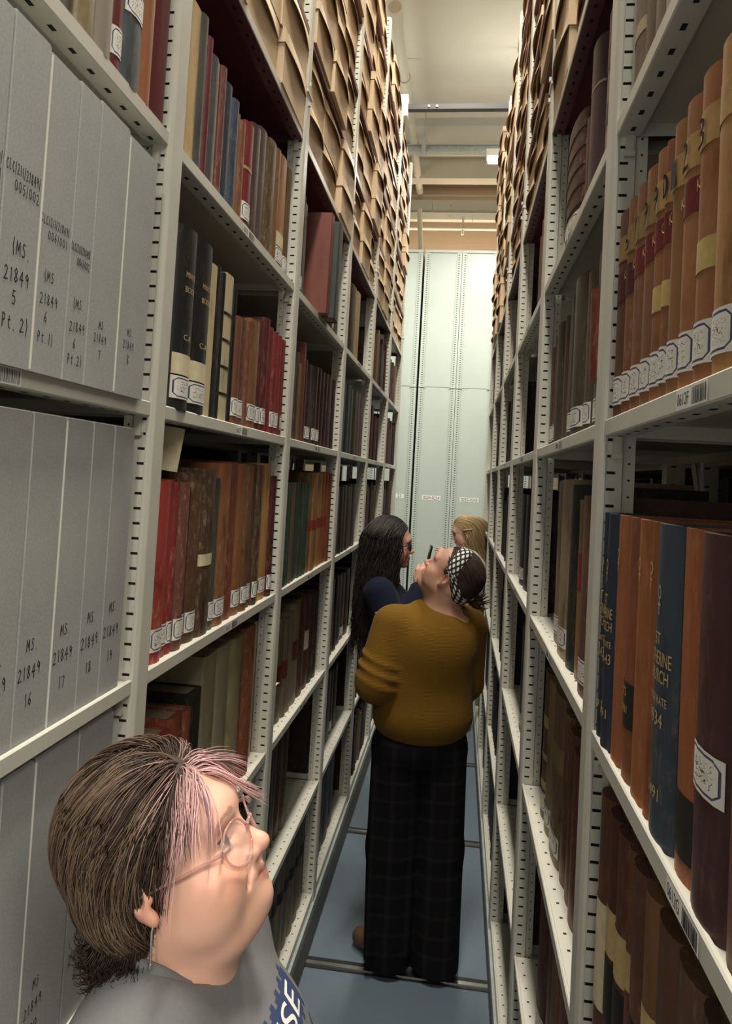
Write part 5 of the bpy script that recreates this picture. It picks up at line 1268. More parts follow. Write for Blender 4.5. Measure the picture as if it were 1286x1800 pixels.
    col = hair_col(rt, rnd, 0)[:, None, :]*np.where(isp[:, None, None], np.linspace(1.0, 1.0, K)[None, :, None], np.linspace(1.15, .55, K)[None, :, None])
    W = O+path@R.T; v, f, c_ = tubes_np(W, rad, col, 3)
    obj_me('hair_strands', mesh_np('hair_strands', v, f, HAIR, c_), hair)
    # short curled ends at the nape
    n_ = 620; th = rg.uniform(-1.9, 1.9, n_); cn = np.round(th*9)/9; ph = (np.sin(cn*57.3)*999) % 1
    p = np.stack([-.040-.052*np.cos(th), .070*np.sin(th), -.030+rg.normal(0, .010, n_)], 1); nr_ = np.stack([-np.cos(th), np.sin(th), 0*th], 1); path = [p.copy()]
    L_ = .026+.022*rg.random(n_)
    for k in range(1, 12):
        a = -1.5+(2.2+1.2*ph)*(k/11)**1.3
        d = nr_*np.cos(a)[:, None]*.8+grav*(-np.sin(a))[:, None]+np.stack([0*th, .35*np.sin(ph*30+k*.3), 0*th], 1)+rg.normal(0, .04, (n_, 3)); d /= np.linalg.norm(d, axis=1, keepdims=True)
        p = p+d*(L_/11)[:, None]; path.append(p.copy())
    path = np.stack(path, 1); rad = np.full((n_, 12), .0011)*np.linspace(1.1, .25, 12)[None]; rn = rg.random(n_)
    col = (np.array([.030, .019, .014])*(1+.9*rn[:, None]))[:, None, :]*np.ones((1, 12, 1))
    v, f, c_ = tubes_np(O+path@R.T, rad, col, 3); obj_me('curled_ends', mesh_np('curled_ends', v, f, HAIR, c_), hair)
    # --- glasses: clear pink plastic
    gm, nt, bs = newmat('clear_pink_plastic'); bs.inputs['Base Color'].default_value = (.86, .60, .55, 1); bs.inputs['Roughness'].default_value = .08; bs.inputs['Transmission Weight'].default_value = .75; bs.inputs['Specular IOR Level'].default_value = .7
    lens, nt, bs = newmat('spectacle_lens'); bs.inputs['Base Color'].default_value = (1, .97, .95, 1); bs.inputs['Roughness'].default_value = .02; bs.inputs['Alpha'].default_value = .10
    g = MB(); e = empty('glasses'); e.parent = root
    W_ = lambda x, y, z: Vector(P(x, y, z))
    for sg in (-1, 1):
        rim = [W_(.1035-.006*abs(math.cos(a))*(1 if math.cos(a)*sg > 0 else 0)-.010*(.5+.5*math.cos(a)*sg*1), sg*.034+.0245*math.cos(a)*1, .006+.0225*math.sin(a)) for a in [2*PI*i/28 for i in range(28)]]
        mb = MB(); mb.tube(rim, .0014, 8, closed=True); mb.tube([W_(.094, sg*.058, .013), W_(.090, sg*.068, .014)], [.003, .0026], 8); obj('rim', mb, gm, e)
        mb = MB(); cc = sum((q for q in rim), Vector((0, 0, 0)))/28; vs = rim+[cc]; mb.add(vs, [(i, (i+1) % 28, 28) for i in range(28)], 0, True); obj('lens', mb, lens, e)
        mb = MB(); mb.tube([W_(.090, sg*.068, .014), W_(.05, sg*.076, .014), W_(.0, sg*.082, .015), W_(-.025, sg*.080, .002)], [.0024, .0017, .0015, .0015], 8); obj('temple_arm', mb, gm, e)
    mb = MB(); mb.tube([W_(.1045, .0105, .012), W_(.109, 0, .016), W_(.1045, -.0105, .012)], .0022, 8); obj('bridge', mb, gm, e)
    # --- earring on the near ear
    mb = MB(); q = Vector(P(.002, -.083, -.016)); mb.tube([q, q+Vector((0, -.002, -.004)), q+Vector((.001, -.003, -.034))], .0013, 8); mb.tube([q+Vector((.001, -.003, -.034)), q+Vector((.001, -.003, -.038))], .002, 8)
    obj('bar_earring', mb, MAT['chrome'], root)
    for o in [root]+list(root.children_recursive): pass
    return root
def fix_parent(root):
    """children were modelled in world space; keep them there under the Empty at the feet"""
    T = Matrix.Translation(-root.location)
    for ch in root.children: ch.matrix_parent_inverse = T
PF = person_front(); fix_parent(PF)

# ================================================================== generic standing figures in the aisle
def hair_over(root, O, R, sc, base_prims, subs, roots_fn, dirs_fn, N, K, length, rad, colf, h=.004, name='hair', seed=1):
    s = Sdf(O-V3(.3, .3, .55)*1.0, O+V3(.3, .3, .22), h)
    for (x, y, z, a, b, c_, k) in base_prims: s.ell(O+R@(V3(x, y, z)*sc), V3(a, b, c_)*sc, R, k)
    for (x, y, z, a, b, c_, k) in subs: s.ell(O+R@(V3(x, y, z)*sc), V3(a, b, c_)*sc, R, k, 'sub')
    v, f = s.mesh(); L = ((v-O)@R)/sc
    hair = obj_me(name, mesh_np(name, v, f, HAIR, colf(L, np.full(len(v), .3))*.8, 1), root)
    rg = np.random.default_rng(seed); rt, nrm_c = roots_fn(rg, N); N = len(rt); rnd = rg.random(N); p = rt.copy(); path = [p.copy()]
    Ls = length*(.75+.5*rg.random(N))
    for k in range(1, K):
        d = dirs_fn(p, k/(K-1), rnd, rg); d /= np.linalg.norm(d, axis=1, keepdims=True)+1e-9; q = p+d*(Ls/(K-1))[:, None]
        for (x, y, z, a, b, c_, kk) in base_prims:
            r_ = np.array([a, b, c_])*1.005; dd = (q-np.array([x, y, z]))/r_; m = np.linalg.norm(dd, axis=1); ins = m < 1
            q[ins] = np.array([x, y, z])+(dd/np.maximum(m, 1e-6)[:, None]*(1+.05*rnd)[:, None]*r_)[ins]
        p = q; path.append(p.copy())
    path = np.stack(path, 1); path[:, 1:-1] = (path[:, :-2]+2*path[:, 1:-1]+path[:, 2:])/4
    rr_ = (rad*(.6+.7*rg.random(N)))[:, None]*np.clip(1.15-np.linspace(0, 1, K)**2.2, .15, 1)[None]
    col = colf(rt, rnd)[:, None, :]*np.linspace(1.05, .8, K)[None, :, None]
    v, f, c_ = tubes_np(O+(path*sc)@R.T, rr_, col, 3); obj_me(name+'_strands', mesh_np(name+'_strands', v, f, HAIR, c_), hair)
    return hair

def person_mustard():
    root = empty('person', (-.10, 2.95, 0)); tag(root, 'person seen from behind in a mustard sweater, wide dark trousers and spotted headband', 'person')
    O = V3(-.020, 2.905, 1.530); pitch = .66; az = PI-.25
    fwd = V3(math.cos(pitch)*math.cos(az), math.cos(pitch)*math.sin(az), math.sin(pitch)); R = rotm(fwd); sc = .98
    nb = V3(-.045, 2.925, 1.415)
    s = Sdf((-.22, 2.75, 1.30), (.16, 3.08, 1.70), .0034); head_sdf(s, O, R, sc, cheek=1.15, neck_to=nb, double_chin=1); s.cap(O+R@V3(-.03, 0, -.03), nb, .062, .066, .03); s.ell(nb+V3(0, 0, -.05), V3(.12, .08, .05), None, .04)
    v, f = s.mesh(); c = skin_colors(v, O, R, sc, (.46, .26, .185), .5)
    Rb = rotm((-.35, 1, 0))
    J = dict(R=Rb, pelvis=V3(-.10, 2.95, .88), belly=V3(-.095, 2.94, 1.05), chest=V3(-.075, 2.93, 1.23), neck=nb-V3(0, 0, .04), pr=V3(.12, .165, .12), br=V3(.12, .16, .14), cr=V3(.12, .165, .15),
             shL=V3(-.225, 2.88, 1.335), shR=V3(.065, 2.99, 1.335), elL=V3(-.275, 2.83, 1.125), elR=V3(.070, 3.05, 1.10), wrL=V3(-.270, 2.965, 1.205), wrR=V3(-.08, 3.16, 1.20),
             hipL=V3(-.18, 2.93, .84), hipR=V3(-.02, 2.97, .84), knL=V3(-.18, 2.97, .47), knR=V3(-.03, 2.99, .47), anL=V3(-.20, 3.0, .10), anR=V3(-.02, 2.95, .10), footL=V3(-.30, 3.07, .03), footR=V3(-.06, 3.07, .03))
    s2 = Sdf((-.46, 2.68, -.02), (.30, 3.34, 1.42), .0085); body_lower(s2, J)
    v2, f2 = s2.mesh(); c2 = np.tile(np.array([.46, .27, .20]), (len(v2), 1))
    s3 = Sdf((-.38, 2.84, 1.12), (-.14, 3.12, 1.42), .0035); hand_sdf(s3, J['wrL'], (.02, .15, 1), (-1, -.2, 0), 1, .9, .95); v3, f3 = s3.mesh(); c3 = np.tile(np.array([.50, .29, .21]), (len(v3), 1))
    s4 = Sdf((-.26, 3.10, 1.12), (-.02, 3.30, 1.36), .0035); hand_sdf(s4, J['wrR'], (-1, .1, .3), (0, 1, .2), -1, .7, .95); v4, f4 = s4.mesh(); c4 = np.tile(np.array([.50, .29, .21]), (len(v4), 1))
    F = [f]; off = len(v)
    for ff, vv in ((f2, v2), (f3, v3), (f4, v4)): F.append(ff+off); off += len(vv)
    obj_me('body', mesh_np('body', np.vstack([v, v2, v3, v4]), np.vstack(F), SKIN, np.vstack([c, c2, c3, c4]), 1), root)
    # sweater
    KN = mk_fabric('mustard_knit', (.120, .061, .0060), (.150, .077, .009), 260, rib=64, blot=5)
    s = Sdf((-.42, 2.68, .80), (.30, 3.32, 1.50), .0062)
    s.ell(V3(-.090, 2.945, 1.14), V3(.150, .192, .24), Rb, .03); s.ell(V3(-.095, 2.95, .985), V3(.155, .198, .13), Rb, .06)
    s.ell(V3(-.075, 2.935, 1.30), V3(.105, .175, .11), Rb, .06); s.ell(V3(-.06, 2.90, 1.27), V3(.12, .15, .14), Rb, .06)
    s.cap(V3(-.20, 2.895, 1.335), V3(.055, 2.975, 1.335), .060, .062, .05); s.cap(V3(-.11, 2.92, 1.39), V3(.0, 2.94, 1.39), .042, .042, .05)
    for a, r1, r2 in (('L', .080, .078), ('R', .074, .070)):
        s.cap(J['sh'+a], J['el'+a], r1, r2, .035); s.cap(J['el'+a], J['wr'+a]*.9+J['el'+a]*.1, r2-.006, .040, .02)
    e = J['elL']
    for i, (dz, r) in enumerate(((.085, .088), (.045, .092), (.005, .086))):     # pushed-up folds on the sleeve
        cpt = e+V3(.018*(dz/.085)+.004, .02*(dz/.085), dz); s.ell(cpt, V3(r, r*.95, .016), rotm((1, 0, -.35), (.35, 0, 1)), .014)
    s.ell(nb+V3(0, .01, .055), V3(.062, .064, .055), None, .01, 'sub'); s.ell(V3(-.09, 2.95, .775), V3(.35, .35, .085), None, .01, 'sub')
    v, f = s.mesh(); sw = obj_me('sweater', mesh_np('sweater', v, f, KN, None, 1), root)
    bv = BVHTree.FromPolygons([tuple(x) for x in v], [tuple(int(i) for i in q) for q in f])
    mb = MB(); ring = []
    for i in range(36):
        a = 2*PI*i/36; q = Vector(nb+V3(.066*math.cos(a), .01+.068*math.sin(a), .020)); ring.append(Vector(bv.find_nearest(q)[0])+Vector((0, 0, .002)))
    ring = [(ring[i-1]+ring[i]*2+ring[(i+1) % 36])/4 for i in range(36)]
    mb.tube(ring, .008, 8, closed=True); obj('collar', mb, KN, sw)
    # wide trousers
    PL, nt, bs = newmat('dark_plaid_cloth'); vv = coords(nt); sp = nd(nt, 'ShaderNodeSeparateXYZ'); nt.links.new(vv, sp.inputs[0])
    def stripe(o, per, w): return math_(nt, 'LESS_THAN', math_(nt, 'ABSOLUTE', math_(nt, 'SUBTRACT', math_(nt, 'FRACT', math_(nt, 'MULTIPLY', o, 1/per)), .5)), w)
    a = math_(nt, 'ADD', stripe(sp.outputs[2], .072, .10), stripe(sp.outputs[0], .075, .12)); cpl = mix(nt, math_(nt, 'MULTIPLY', a, .5), (.006, .006, .008), (.015, .0135, .0135))
    nt.links.new(cpl, bs.inputs['Base Color']); bs.inputs['Roughness'].default_value = .9; bs.inputs['Specular IOR Level'].default_value = .1
    s = Sdf((-.46, 2.66, .01), (.26, 3.26, 1.02), .0075)
    s.ell(V3(-.10, 2.955, .88), V3(.135, .188, .13), Rb, .02)
    for a_, (k1, an) in (('L', (V3(-.188, 2.95, .47), V3(-.185, 2.955, .055))), ('R', (V3(-.010, 2.985, .47), V3(.000, 2.965, .045)))):
        s.cap(J['hip'+a_], k1, .105, .100, .025); s.cap(k1, an, .100, .092, .02)
    for i in range(5): s.cap(V3(-.26+.075*i, 2.87+.02*i, .78), V3(-.25+.068*i, 2.862+.022*i, .10), .012, .012, .03)
    s.ell(V3(-.1, 2.95, -.02), V3(.5, .5, .045), None, 0, 'sub')
    v, f = s.mesh(); obj_me('trousers', mesh_np('trousers', v, f, PL, None, 2), root)
    for a_ in ('L', 'R'):
        s = Sdf(J['foot'+a_]-V3(.16, .22, .05), J['foot'+a_]+V3(.20, .12, .12), .006); s.cap(J['an'+a_]+V3(-.0, -.01, -.055), J['foot'+a_]+V3(0, 0, .010), .040, .038, .02); v, f = s.mesh(); v[:, 2] = np.maximum(v[:, 2], .0035)
        obj_me('shoe', mesh_np('shoe', v, f, simple('brown_shoe_leather', (.10, .05, .03), .5), None, 1), root)
    # hair gathered back under the band
    def colf(L, r): return np.array([.030, .017, .013])*(1+.8*r[:, None])
    base = [(-.020, 0, .055, .100, .080, .083, .0), (-.060, 0, .01, .060, .070, .070, .03)]
    def roots(rg, N):
        u = rg.normal(size=(N*3, 3)); u /= np.linalg.norm(u, axis=1, keepdims=True); rt = np.array([-.02, 0, .055])+u*np.array([.099, .079, .082])
        k = ((rt[:, 0] < .050) | (rt[:, 2] > .10)) & (rt[:, 2] > -.03) & ~((rt[:, 0] > -.02) & (rt[:, 2] < .03)); return rt[k][:N], None
    def dirs(p, t, rnd, rg): return (np.array([-.125, 0, .0])-p)+rg.normal(0, .006, p.shape)
    hair_over(root, O, R, sc, base, [(.080, 0, -.02, .080, .12, .095, .012), (-.002, .09, -.01, .022, .02, .032, .006), (-.002, -.09, -.01, .022, .02, .032, .006)], roots, dirs, 1800, 9, .16, .0014, colf, .0036, seed=5)
    # small knot with loose ends
    mb = MB(); kx = O+R@V3(-.128, 0, -.005)
    rg = np.random.default_rng(8)
    for i in range(60):
        d = rg.normal(size=3); d /= np.linalg.norm(d); a_ = Vector(kx)+Vector(d)*.012; b_ = a_+Vector(d)*.012+Vector((.022, -.004, -.002)); c_ = b_+Vector(d)*.010+Vector((.014, -.004, .008)); mb.tube([Vector(kx), a_, b_, c_], [.006, .005, .003, .0008], 5)
    o = obj('hair_knot', mb, simple('dark_brown_hair', (.030, .017, .013), .45), root)
    # headband
    HB, nt, bs = newmat('spotted_headband'); uvn = nd(nt, 'ShaderNodeTexCoord'); sp = nd(nt, 'ShaderNodeSeparateXYZ'); nt.links.new(uvn.outputs['UV'], sp.inputs[0])
    u_ = math_(nt, 'MULTIPLY', sp.outputs[0], 22.0); w_ = math_(nt, 'MULTIPLY', sp.outputs[1], 3.0)
    a1 = math_(nt, 'ABSOLUTE', math_(nt, 'SINE', math_(nt, 'MULTIPLY', math_(nt, 'ADD', u_, w_), PI/2*1.6))); a2 = math_(nt, 'ABSOLUTE', math_(nt, 'SINE', math_(nt, 'MULTIPLY', math_(nt, 'SUBTRACT', u_, w_), PI/2*1.6)))
    k_ = math_(nt, 'GREATER_THAN', math_(nt, 'MULTIPLY', a1, a2), .52); nt.links.new(mix(nt, k_, (.012, .012, .014), (.62, .60, .54)), bs.inputs['Base Color']); bs.inputs['Roughness'].default_value = .85
    mb = MB(); n = 48; rows = 5; vs = []
    for i in range(n):
        a = 2*PI*i/n
        for j in range(rows):
            q = (j/(rows-1)-.5)*.050; rr_ = 1+.03*math.cos(math.pi*(j/(rows-1)-.5))
            x = .010-.012*math.cos(a)+q; x = x if math.sin(a) > -2 else x
            # loop over the crown and down behind the ears to the nape, lying on the hair
            zt = .050+.10*math.sin(a); xx = .012+q-.085*max(0, -math.sin(a))-.020*(1-math.sin(a))
            dy, dz = math.cos(a), math.sin(a); r0 = .13
            cz = .040
            while r0 > .03:
                yy, zz = dy*r0, cz+dz*r0
                if any(((xx-bx)/ba)**2+(yy/bb)**2+((zz-bz)/bc)**2 < 1 for bx, bz, ba, bb, bc in ((-.020, .055, .103, .083, .086), (-.060, .01, .063, .073, .073), (-.03, -.04, .058, .060, .06))): break
                r0 -= .0015
            yy, zz = dy*(r0+.001)*rr_, cz+dz*(r0+.001)*rr_
            vs.append(Vector(O+R@(V3(xx, yy, zz)*sc)))
    fs = []; uv = []
    for i in range(n):
        for j in range(rows-1):
            a0, b0 = i*rows+j, ((i+1) % n)*rows+j; fs.append((a0, b0, b0+1, a0+1)); uv.append(((i/n, j/4), ((i+1)/n, j/4), ((i+1)/n, (j+1)/4), (i/n, (j+1)/4)))
    mb.add(vs, fs, 0, True, uv); hb = obj('headband', mb, HB, root)
    sol = hb.modifiers.new('thick', 'SOLIDIFY'); sol.thickness = .003; sol.offset = 0
    fix_parent(root)
    # what they hold: a small phone at the left hand
    mb = MB(); mb.box(-.035, .035, -.004, .004, -.07, .07, 0); mb.box(-.032, .032, -.0046, -.0036, -.066, .066, 1)
    ph = obj('phone', mb, [MAT['chrome'], simple('phone_glass', (.03, .03, .035), .08)], None, (-.285, 2.965, 1.305), (.2, -.1, .9)); tag(ph, 'phone with a silver edge held by the person in the mustard sweater', 'phone')
    return root
PM = person_mustard()

def person_navy():
    root = empty('person', (-.24, 3.62, 0)); tag(root, 'person with long black wavy hair and glasses in a navy jumper, holding up a phone', 'person')
    O = V3(-.315, 3.620, 1.572); fwd = V3(.99, .06, -.06); R = rotm(fwd); sc = 1.0; nb = V3(-.345, 3.62, 1.445)
    s = Sdf((-.45, 3.48, 1.34), (-.16, 3.76, 1.74), .0034); head_sdf(s, O, R, sc, cheek=1.1, neck_to=nb); s.ell(nb+V3(0, 0, -.04), V3(.08, .12, .05), None, .04)
    v, f = s.mesh(); c = skin_colors(v, O, R, sc, (.50, .28, .22), .5)
    Rb = rotm((1, .1, 0))
    J = dict(R=Rb, pelvis=V3(-.26, 3.62, .92), belly=V3(-.285, 3.62, 1.08), chest=V3(-.31, 3.62, 1.25), neck=nb-V3(0, 0, .03), pr=V3(.12, .16, .12), br=V3(.12, .15, .14), cr=V3(.12, .155, .15),
             shL=V3(-.36, 3.79, 1.365), shR=V3(-.34, 3.46, 1.365), elL=V3(-.28, 3.83, 1.12), elR=V3(-.235, 3.40, 1.15), wrL=V3(-.16, 3.70, 1.35), wrR=V3(-.165, 3.575, 1.395),
             hipL=V3(-.25, 3.70, .88), hipR=V3(-.25, 3.54, .88), knL=V3(-.21, 3.71, .49), knR=V3(-.21, 3.53, .49), anL=V3(-.22, 3.71, .10), anR=V3(-.22, 3.53, .10), footL=V3(-.10, 3.73, .03), footR=V3(-.10, 3.52, .03))
    s2 = Sdf((-.58, 3.25, -.02), (-.04, 3.98, 1.45), .009); body_lower(s2, J); v2, f2 = s2.mesh(); c2 = np.tile(np.array([.50, .29, .22]), (len(v2), 1))
    s3 = Sdf((-.30, 3.46, 1.33), (-.04, 3.80, 1.62), .0035); hand_sdf(s3, J['wrR'], (.18, .12, 1), (-.2, -1, 0), 1, .8, .95); hand_sdf(s3, J['wrL'], (.2, -.25, 1), (-.2, 1, .1), -1, .8, .95)
    v3, f3 = s3.mesh(); c3 = np.tile(np.array([.58, .33, .25]), (len(v3), 1))
    obj_me('body', mesh_np('body', np.vstack([v, v2, v3]), np.vstack([f, f2+len(v), f3+len(v)+len(v2)]), SKIN, np.vstack([c, c2, c3]), 1), root)
    NV = mk_fabric('navy_jersey', (.005, .007, .017), (.008, .011, .025), 220, blot=6)
    s = Sdf((-.60, 3.22, .86), (-.04, 4.0, 1.54), .007)
    s.ell(V3(-.285, 3.62, 1.08), V3(.14, .185, .21), Rb, .03); s.ell(V3(-.325, 3.62, 1.27), V3(.125, .185, .14), Rb, .05); s.ell(V3(-.25, 3.62, 1.20), V3(.10, .15, .12), Rb, .05)
    s.cap(V3(-.36, 3.50, 1.375), V3(-.36, 3.75, 1.375), .055, .055, .05); s.cap(V3(-.35, 3.57, 1.425), V3(-.35, 3.67, 1.425), .042, .042, .04)
    for a in ('L', 'R'): s.cap(J['sh'+a], J['el'+a], .076, .066, .03); s.cap(J['el'+a], J['wr'+a]*.93+J['el'+a]*.07, .062, .040, .02)
    s.ell(nb+V3(.01, 0, .05), V3(.062, .062, .05), None, .01, 'sub'); s.ell(V3(-.30, 3.62, .84), V3(.35, .4, .06), None, .01, 'sub')
    v, f = s.mesh(); obj_me('jumper', mesh_np('jumper', v, f, NV, None, 1), root)
    s = Sdf((-.52, 3.36, .03), (-.04, 3.90, 1.04), .009); s.ell(V3(-.26, 3.62, .90), V3(.14, .175, .13), Rb, .02)
    for a in ('L', 'R'): s.cap(J['hip'+a], J['kn'+a], .095, .078, .025); s.cap(J['kn'+a], J['an'+a], .076, .066, .02)
    v, f = s.mesh(); obj_me('trousers', mesh_np('trousers', v, f, mk_fabric('black_cotton', (.010, .010, .012), (.016, .016, .018)), None, 1), root)
    for a_ in ('L', 'R'):
        s = Sdf(J['foot'+a_]-V3(.20, .09, .05), J['foot'+a_]+V3(.10, .09, .12), .007); s.cap(J['an'+a_]+V3(0, 0, -.055), J['foot'+a_]+V3(0, 0, .010), .040, .038, .02); v, f = s.mesh(); v[:, 2] = np.maximum(v[:, 2], .0035)
        obj_me('shoe', mesh_np('shoe', v, f, simple('black_boot', (.015, .015, .015), .5), None, 1), root)
    def colf(L, r): return np.array([.014, .011, .010])*(1+1.2*r[:, None])
    base = [(-.020, 0, .058, .100, .084, .086, .0), (-.050, 0, -.03, .068, .092, .12, .03), (-.060, 0, -.17, .066, .105, .15, .04), (-.065, -.02, -.32, .052, .095, .13, .05)]
    def roots(rg, N):
        u = rg.normal(size=(N*3, 3)); u /= np.linalg.norm(u, axis=1, keepdims=True); rt = np.array([-.02, 0, .055])+u*np.array([.106, .089, .095]); k = ((rt[:, 0] < .055) | (rt[:, 2] > .10)) & (rt[:, 2] > -.02) & ~((rt[:, 0] > .02) & (rt[:, 2] < .05)); return rt[k][:N], None
    def dirs(p, t, rnd, rg):
        sd = np.sign(p[:, 1]+1e-6); top = np.clip((p[:, 2]-.03)/.08, 0, 1)
        d = np.stack([-.55*top+.45*np.sin(t*26+rnd*9)*(1-top), sd*(.8*top+.05)+.40*np.sin(t*21+rnd*14)*(1-top), -1.0+.35*top], 1); return d+rg.normal(0, .05, p.shape)
    hair_over(root, O, R, sc, base, [(.080, 0, -.03, .075, .14, .105, .012)], roots, dirs, 2600, 22, .50, .0020, colf, .005, seed=9)
    mb = MB(); W_ = lambda x, y, z: Vector(O+R@V3(x, y, z)); e = MB()
    for sg in (-1, 1):
        e.tube([W_(.100-.007*(.5+.5*math.cos(a)*sg), sg*.033+.023*math.cos(a), .008+.017*math.sin(a)) for a in [2*PI*i/20 for i in range(20)]], .0022, 6, closed=True)
        e.tube([W_(.090, sg*.058, .012), W_(.05, sg*.075, .013), W_(-.01, sg*.080, .012)], .0022, 6)
    e.tube([W_(.101, .012, .012), W_(.101, -.012, .012)], .002, 6); obj('glasses', e, MAT['slot'], root)
    mb = MB(); mb.tube([tuple(J['wrR']+V3(.028*math.cos(a), .028*math.sin(a), .005)) for a in [2*PI*i/20 for i in range(20)]], .005, 6, closed=True); obj('wrist_band', mb, MAT['slot'], root)
    fix_parent(root)
    mb = MB(); mb.box(-.0045, .0045, -.036, .036, -.074, .074, 0); mb.box(-.0052, -.0042, -.033, .033, -.07, .07, 1)
    ph = obj('phone', mb, [MAT['slot'], simple('phone_screen', (.05, .06, .07), .08)], None, (-.128, 3.60, 1.515), (0, .18, .1)); tag(ph, 'black phone held upright by the person in navy, its edge to the camera', 'phone')
    return root
PN = person_navy()

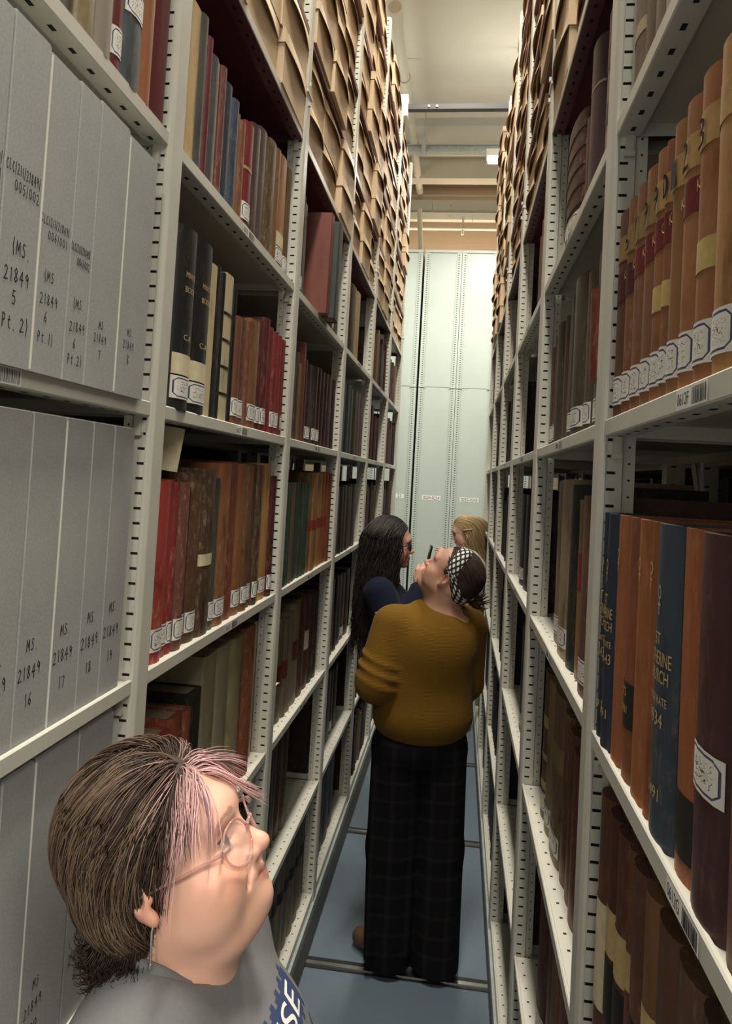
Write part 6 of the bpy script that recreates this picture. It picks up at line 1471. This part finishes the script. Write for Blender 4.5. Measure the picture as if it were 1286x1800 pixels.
def person_blonde():
    root = empty('person', (.10, 5.92, 0)); tag(root, 'person with long blonde half-up hair in a cream knit, looking down at the far end', 'person')
    O = V3(.070, 5.90, 1.505); fwd = V3(-.95, -.12, -.30); R = rotm(fwd); sc = 1.0; nb = V3(.105, 5.915, 1.385)
    s = Sdf((-.08, 5.76, 1.28), (.24, 6.04, 1.68), .004); head_sdf(s, O, R, sc, cheek=.95, neck_to=nb); s.ell(nb+V3(0, 0, -.04), V3(.08, .12, .05), None, .04)
    v, f = s.mesh(); c = skin_colors(v, O, R, sc, (.66, .42, .32), .4)
    Rb = rotm((-1, -.05, 0))
    J = dict(R=Rb, pelvis=V3(.14, 5.92, .88), belly=V3(.135, 5.92, 1.04), chest=V3(.13, 5.92, 1.20), neck=nb-V3(0, 0, .03), pr=V3(.11, .155, .12), br=V3(.10, .13, .14), cr=V3(.105, .14, .14),
             shL=V3(.13, 5.77, 1.31), shR=V3(.13, 6.07, 1.31), elL=V3(.06, 5.73, 1.09), elR=V3(.06, 6.11, 1.09), wrL=V3(-.055, 5.78, 1.29), wrR=V3(-.09, 5.98, 1.22),
             hipL=V3(.14, 5.84, .84), hipR=V3(.14, 6.00, .84), knL=V3(.12, 5.84, .47), knR=V3(.12, 6.0, .47), anL=V3(.15, 5.84, .10), anR=V3(.15, 6.0, .10), footL=V3(.03, 5.83, .03), footR=V3(.03, 6.0, .03))
    s2 = Sdf((-.20, 5.60, -.02), (.34, 6.24, 1.42), .009); body_lower(s2, J); v2, f2 = s2.mesh(); c2 = np.tile(np.array([.64, .42, .32]), (len(v2), 1))
    s3 = Sdf((-.26, 5.66, 1.14), (.02, 6.10, 1.46), .004); hand_sdf(s3, J['wrL'], (-.55, .0, .85), (.6, -.6, .3), 1, .7, .95); hand_sdf(s3, J['wrR'], (-.7, -.2, .5), (.3, .8, .5), -1, .8, .95)
    v3, f3 = s3.mesh(); c3 = np.tile(np.array([.66, .40, .31]), (len(v3), 1))
    obj_me('body', mesh_np('body', np.vstack([v, v2, v3]), np.vstack([f, f2+len(v), f3+len(v)+len(v2)]), SKIN, np.vstack([c, c2, c3]), 1), root)
    CR = mk_fabric('cream_knit', (.50, .48, .38), (.62, .60, .49), 160, rib=26, blot=10)
    s = Sdf((-.22, 5.56, .98), (.38, 6.28, 1.48), .007); s.ell(V3(.135, 5.92, 1.17), V3(.125, .165, .17), Rb, .03); s.ell(V3(.13, 5.92, 1.26), V3(.11, .17, .10), Rb, .05)
    s.cap(V3(.125, 5.83, 1.325), V3(.125, 6.01, 1.325), .05, .05, .05); s.cap(V3(.115, 5.88, 1.365), V3(.115, 5.95, 1.365), .042, .042, .04)
    for a in ('L', 'R'): s.cap(J['sh'+a], J['el'+a], .062, .058, .03); s.cap(J['el'+a], J['wr'+a]*.93+J['el'+a]*.07, .055, .038, .02)
    s.ell(nb+V3(-.01, 0, .05), V3(.058, .058, .05), None, .01, 'sub'); s.ell(V3(.13, 5.92, .98), V3(.3, .3, .05), None, .01, 'sub')
    v, f = s.mesh(); obj_me('knitted_top', mesh_np('knitted_top', v, f, CR, None, 1), root)
    FL, nt, bs = newmat('floral_skirt_cloth'); vo = nd(nt, 'ShaderNodeTexVoronoi'); vo.inputs['Scale'].default_value = 26; nt.links.new(coords(nt), vo.inputs['Vector'])
    nt.links.new(ramp(nt, vo.outputs['Distance'], [(.0, (.50, .34, .26)), (.40, (.42, .22, .17)), (.55, (.11, .035, .03))]), bs.inputs['Base Color']); bs.inputs['Roughness'].default_value = .8
    s = Sdf((-.10, 5.66, .30), (.38, 6.20, 1.14), .009); s.ell(V3(.14, 5.92, .92), V3(.135, .175, .16), Rb, .02)
    s.cap(V3(.14, 5.92, .90), V3(.14, 5.92, .50), .14, .19, .05); s.ell(V3(.14, 5.92, .28), V3(.5, .5, .09), None, 0, 'sub'); v, f = s.mesh(); obj_me('skirt', mesh_np('skirt', v, f, FL, None, 1), root)
    for a_ in ('L', 'R'):
        s = Sdf(J['foot'+a_]-V3(.10, .09, .05), J['foot'+a_]+V3(.20, .09, .12), .007); s.cap(J['an'+a_]+V3(0, 0, -.055), J['foot'+a_]+V3(0, 0, .010), .038, .036, .02); v, f = s.mesh(); v[:, 2] = np.maximum(v[:, 2], .0035)
        obj_me('shoe', mesh_np('shoe', v, f, simple('white_trainer', (.6, .58, .55), .6), None, 1), root)
    def colf(L, r): return np.array([.46, .33, .17])*(.5+.9*r[:, None])
    base = [(-.014, 0, .056, .094, .080, .083, .0), (-.042, 0, -.02, .056, .078, .10, .03), (-.050, 0, -.11, .040, .066, .09, .04)]
    def roots(rg, N):
        u = rg.normal(size=(N*3, 3)); u /= np.linalg.norm(u, axis=1, keepdims=True); rt = np.array([-.012, 0, .055])+u*np.array([.097, .082, .087]); k = ((rt[:, 0] < .058) | (rt[:, 2] > .095)) & (rt[:, 2] > -.02) & ~((rt[:, 0] > .02) & (rt[:, 2] < .04)); return rt[k][:N], None
    def dirs(p, t, rnd, rg):
        sd = np.sign(p[:, 1]+1e-6); top = np.clip((p[:, 2]-.03)/.08, 0, 1); return np.stack([-.9*top-.15, sd*.25*top+.05*np.sin(t*16+rnd*9), -1.0+.5*top], 1)+rg.normal(0, .04, p.shape)
    hair_over(root, O, R, sc, base, [(.080, 0, -.03, .078, .14, .105, .012)], roots, dirs, 2200, 16, .24, .0016, colf, .005, seed=12)
    mb = MB(); mb.tube([tuple(O+R@V3(.02-.13*t, .086*(1 if q else -1)*(1-.7*max(0, t-.5)*2), .035-.02*t)) for q in (1,) for t in [i/8 for i in range(9)]], [.007]*4+[.009]*5, 6)
    mb.tube([tuple(O+R@V3(.02-.13*t, -.086*(1-.7*max(0, t-.5)*2), .035-.02*t)) for t in [i/8 for i in range(9)]], [.007]*4+[.009]*5, 6)
    obj('twisted_lock', mb, simple('blonde_hair', (.36, .24, .12), .4), root)
    fix_parent(root); return root
PB = person_blonde()
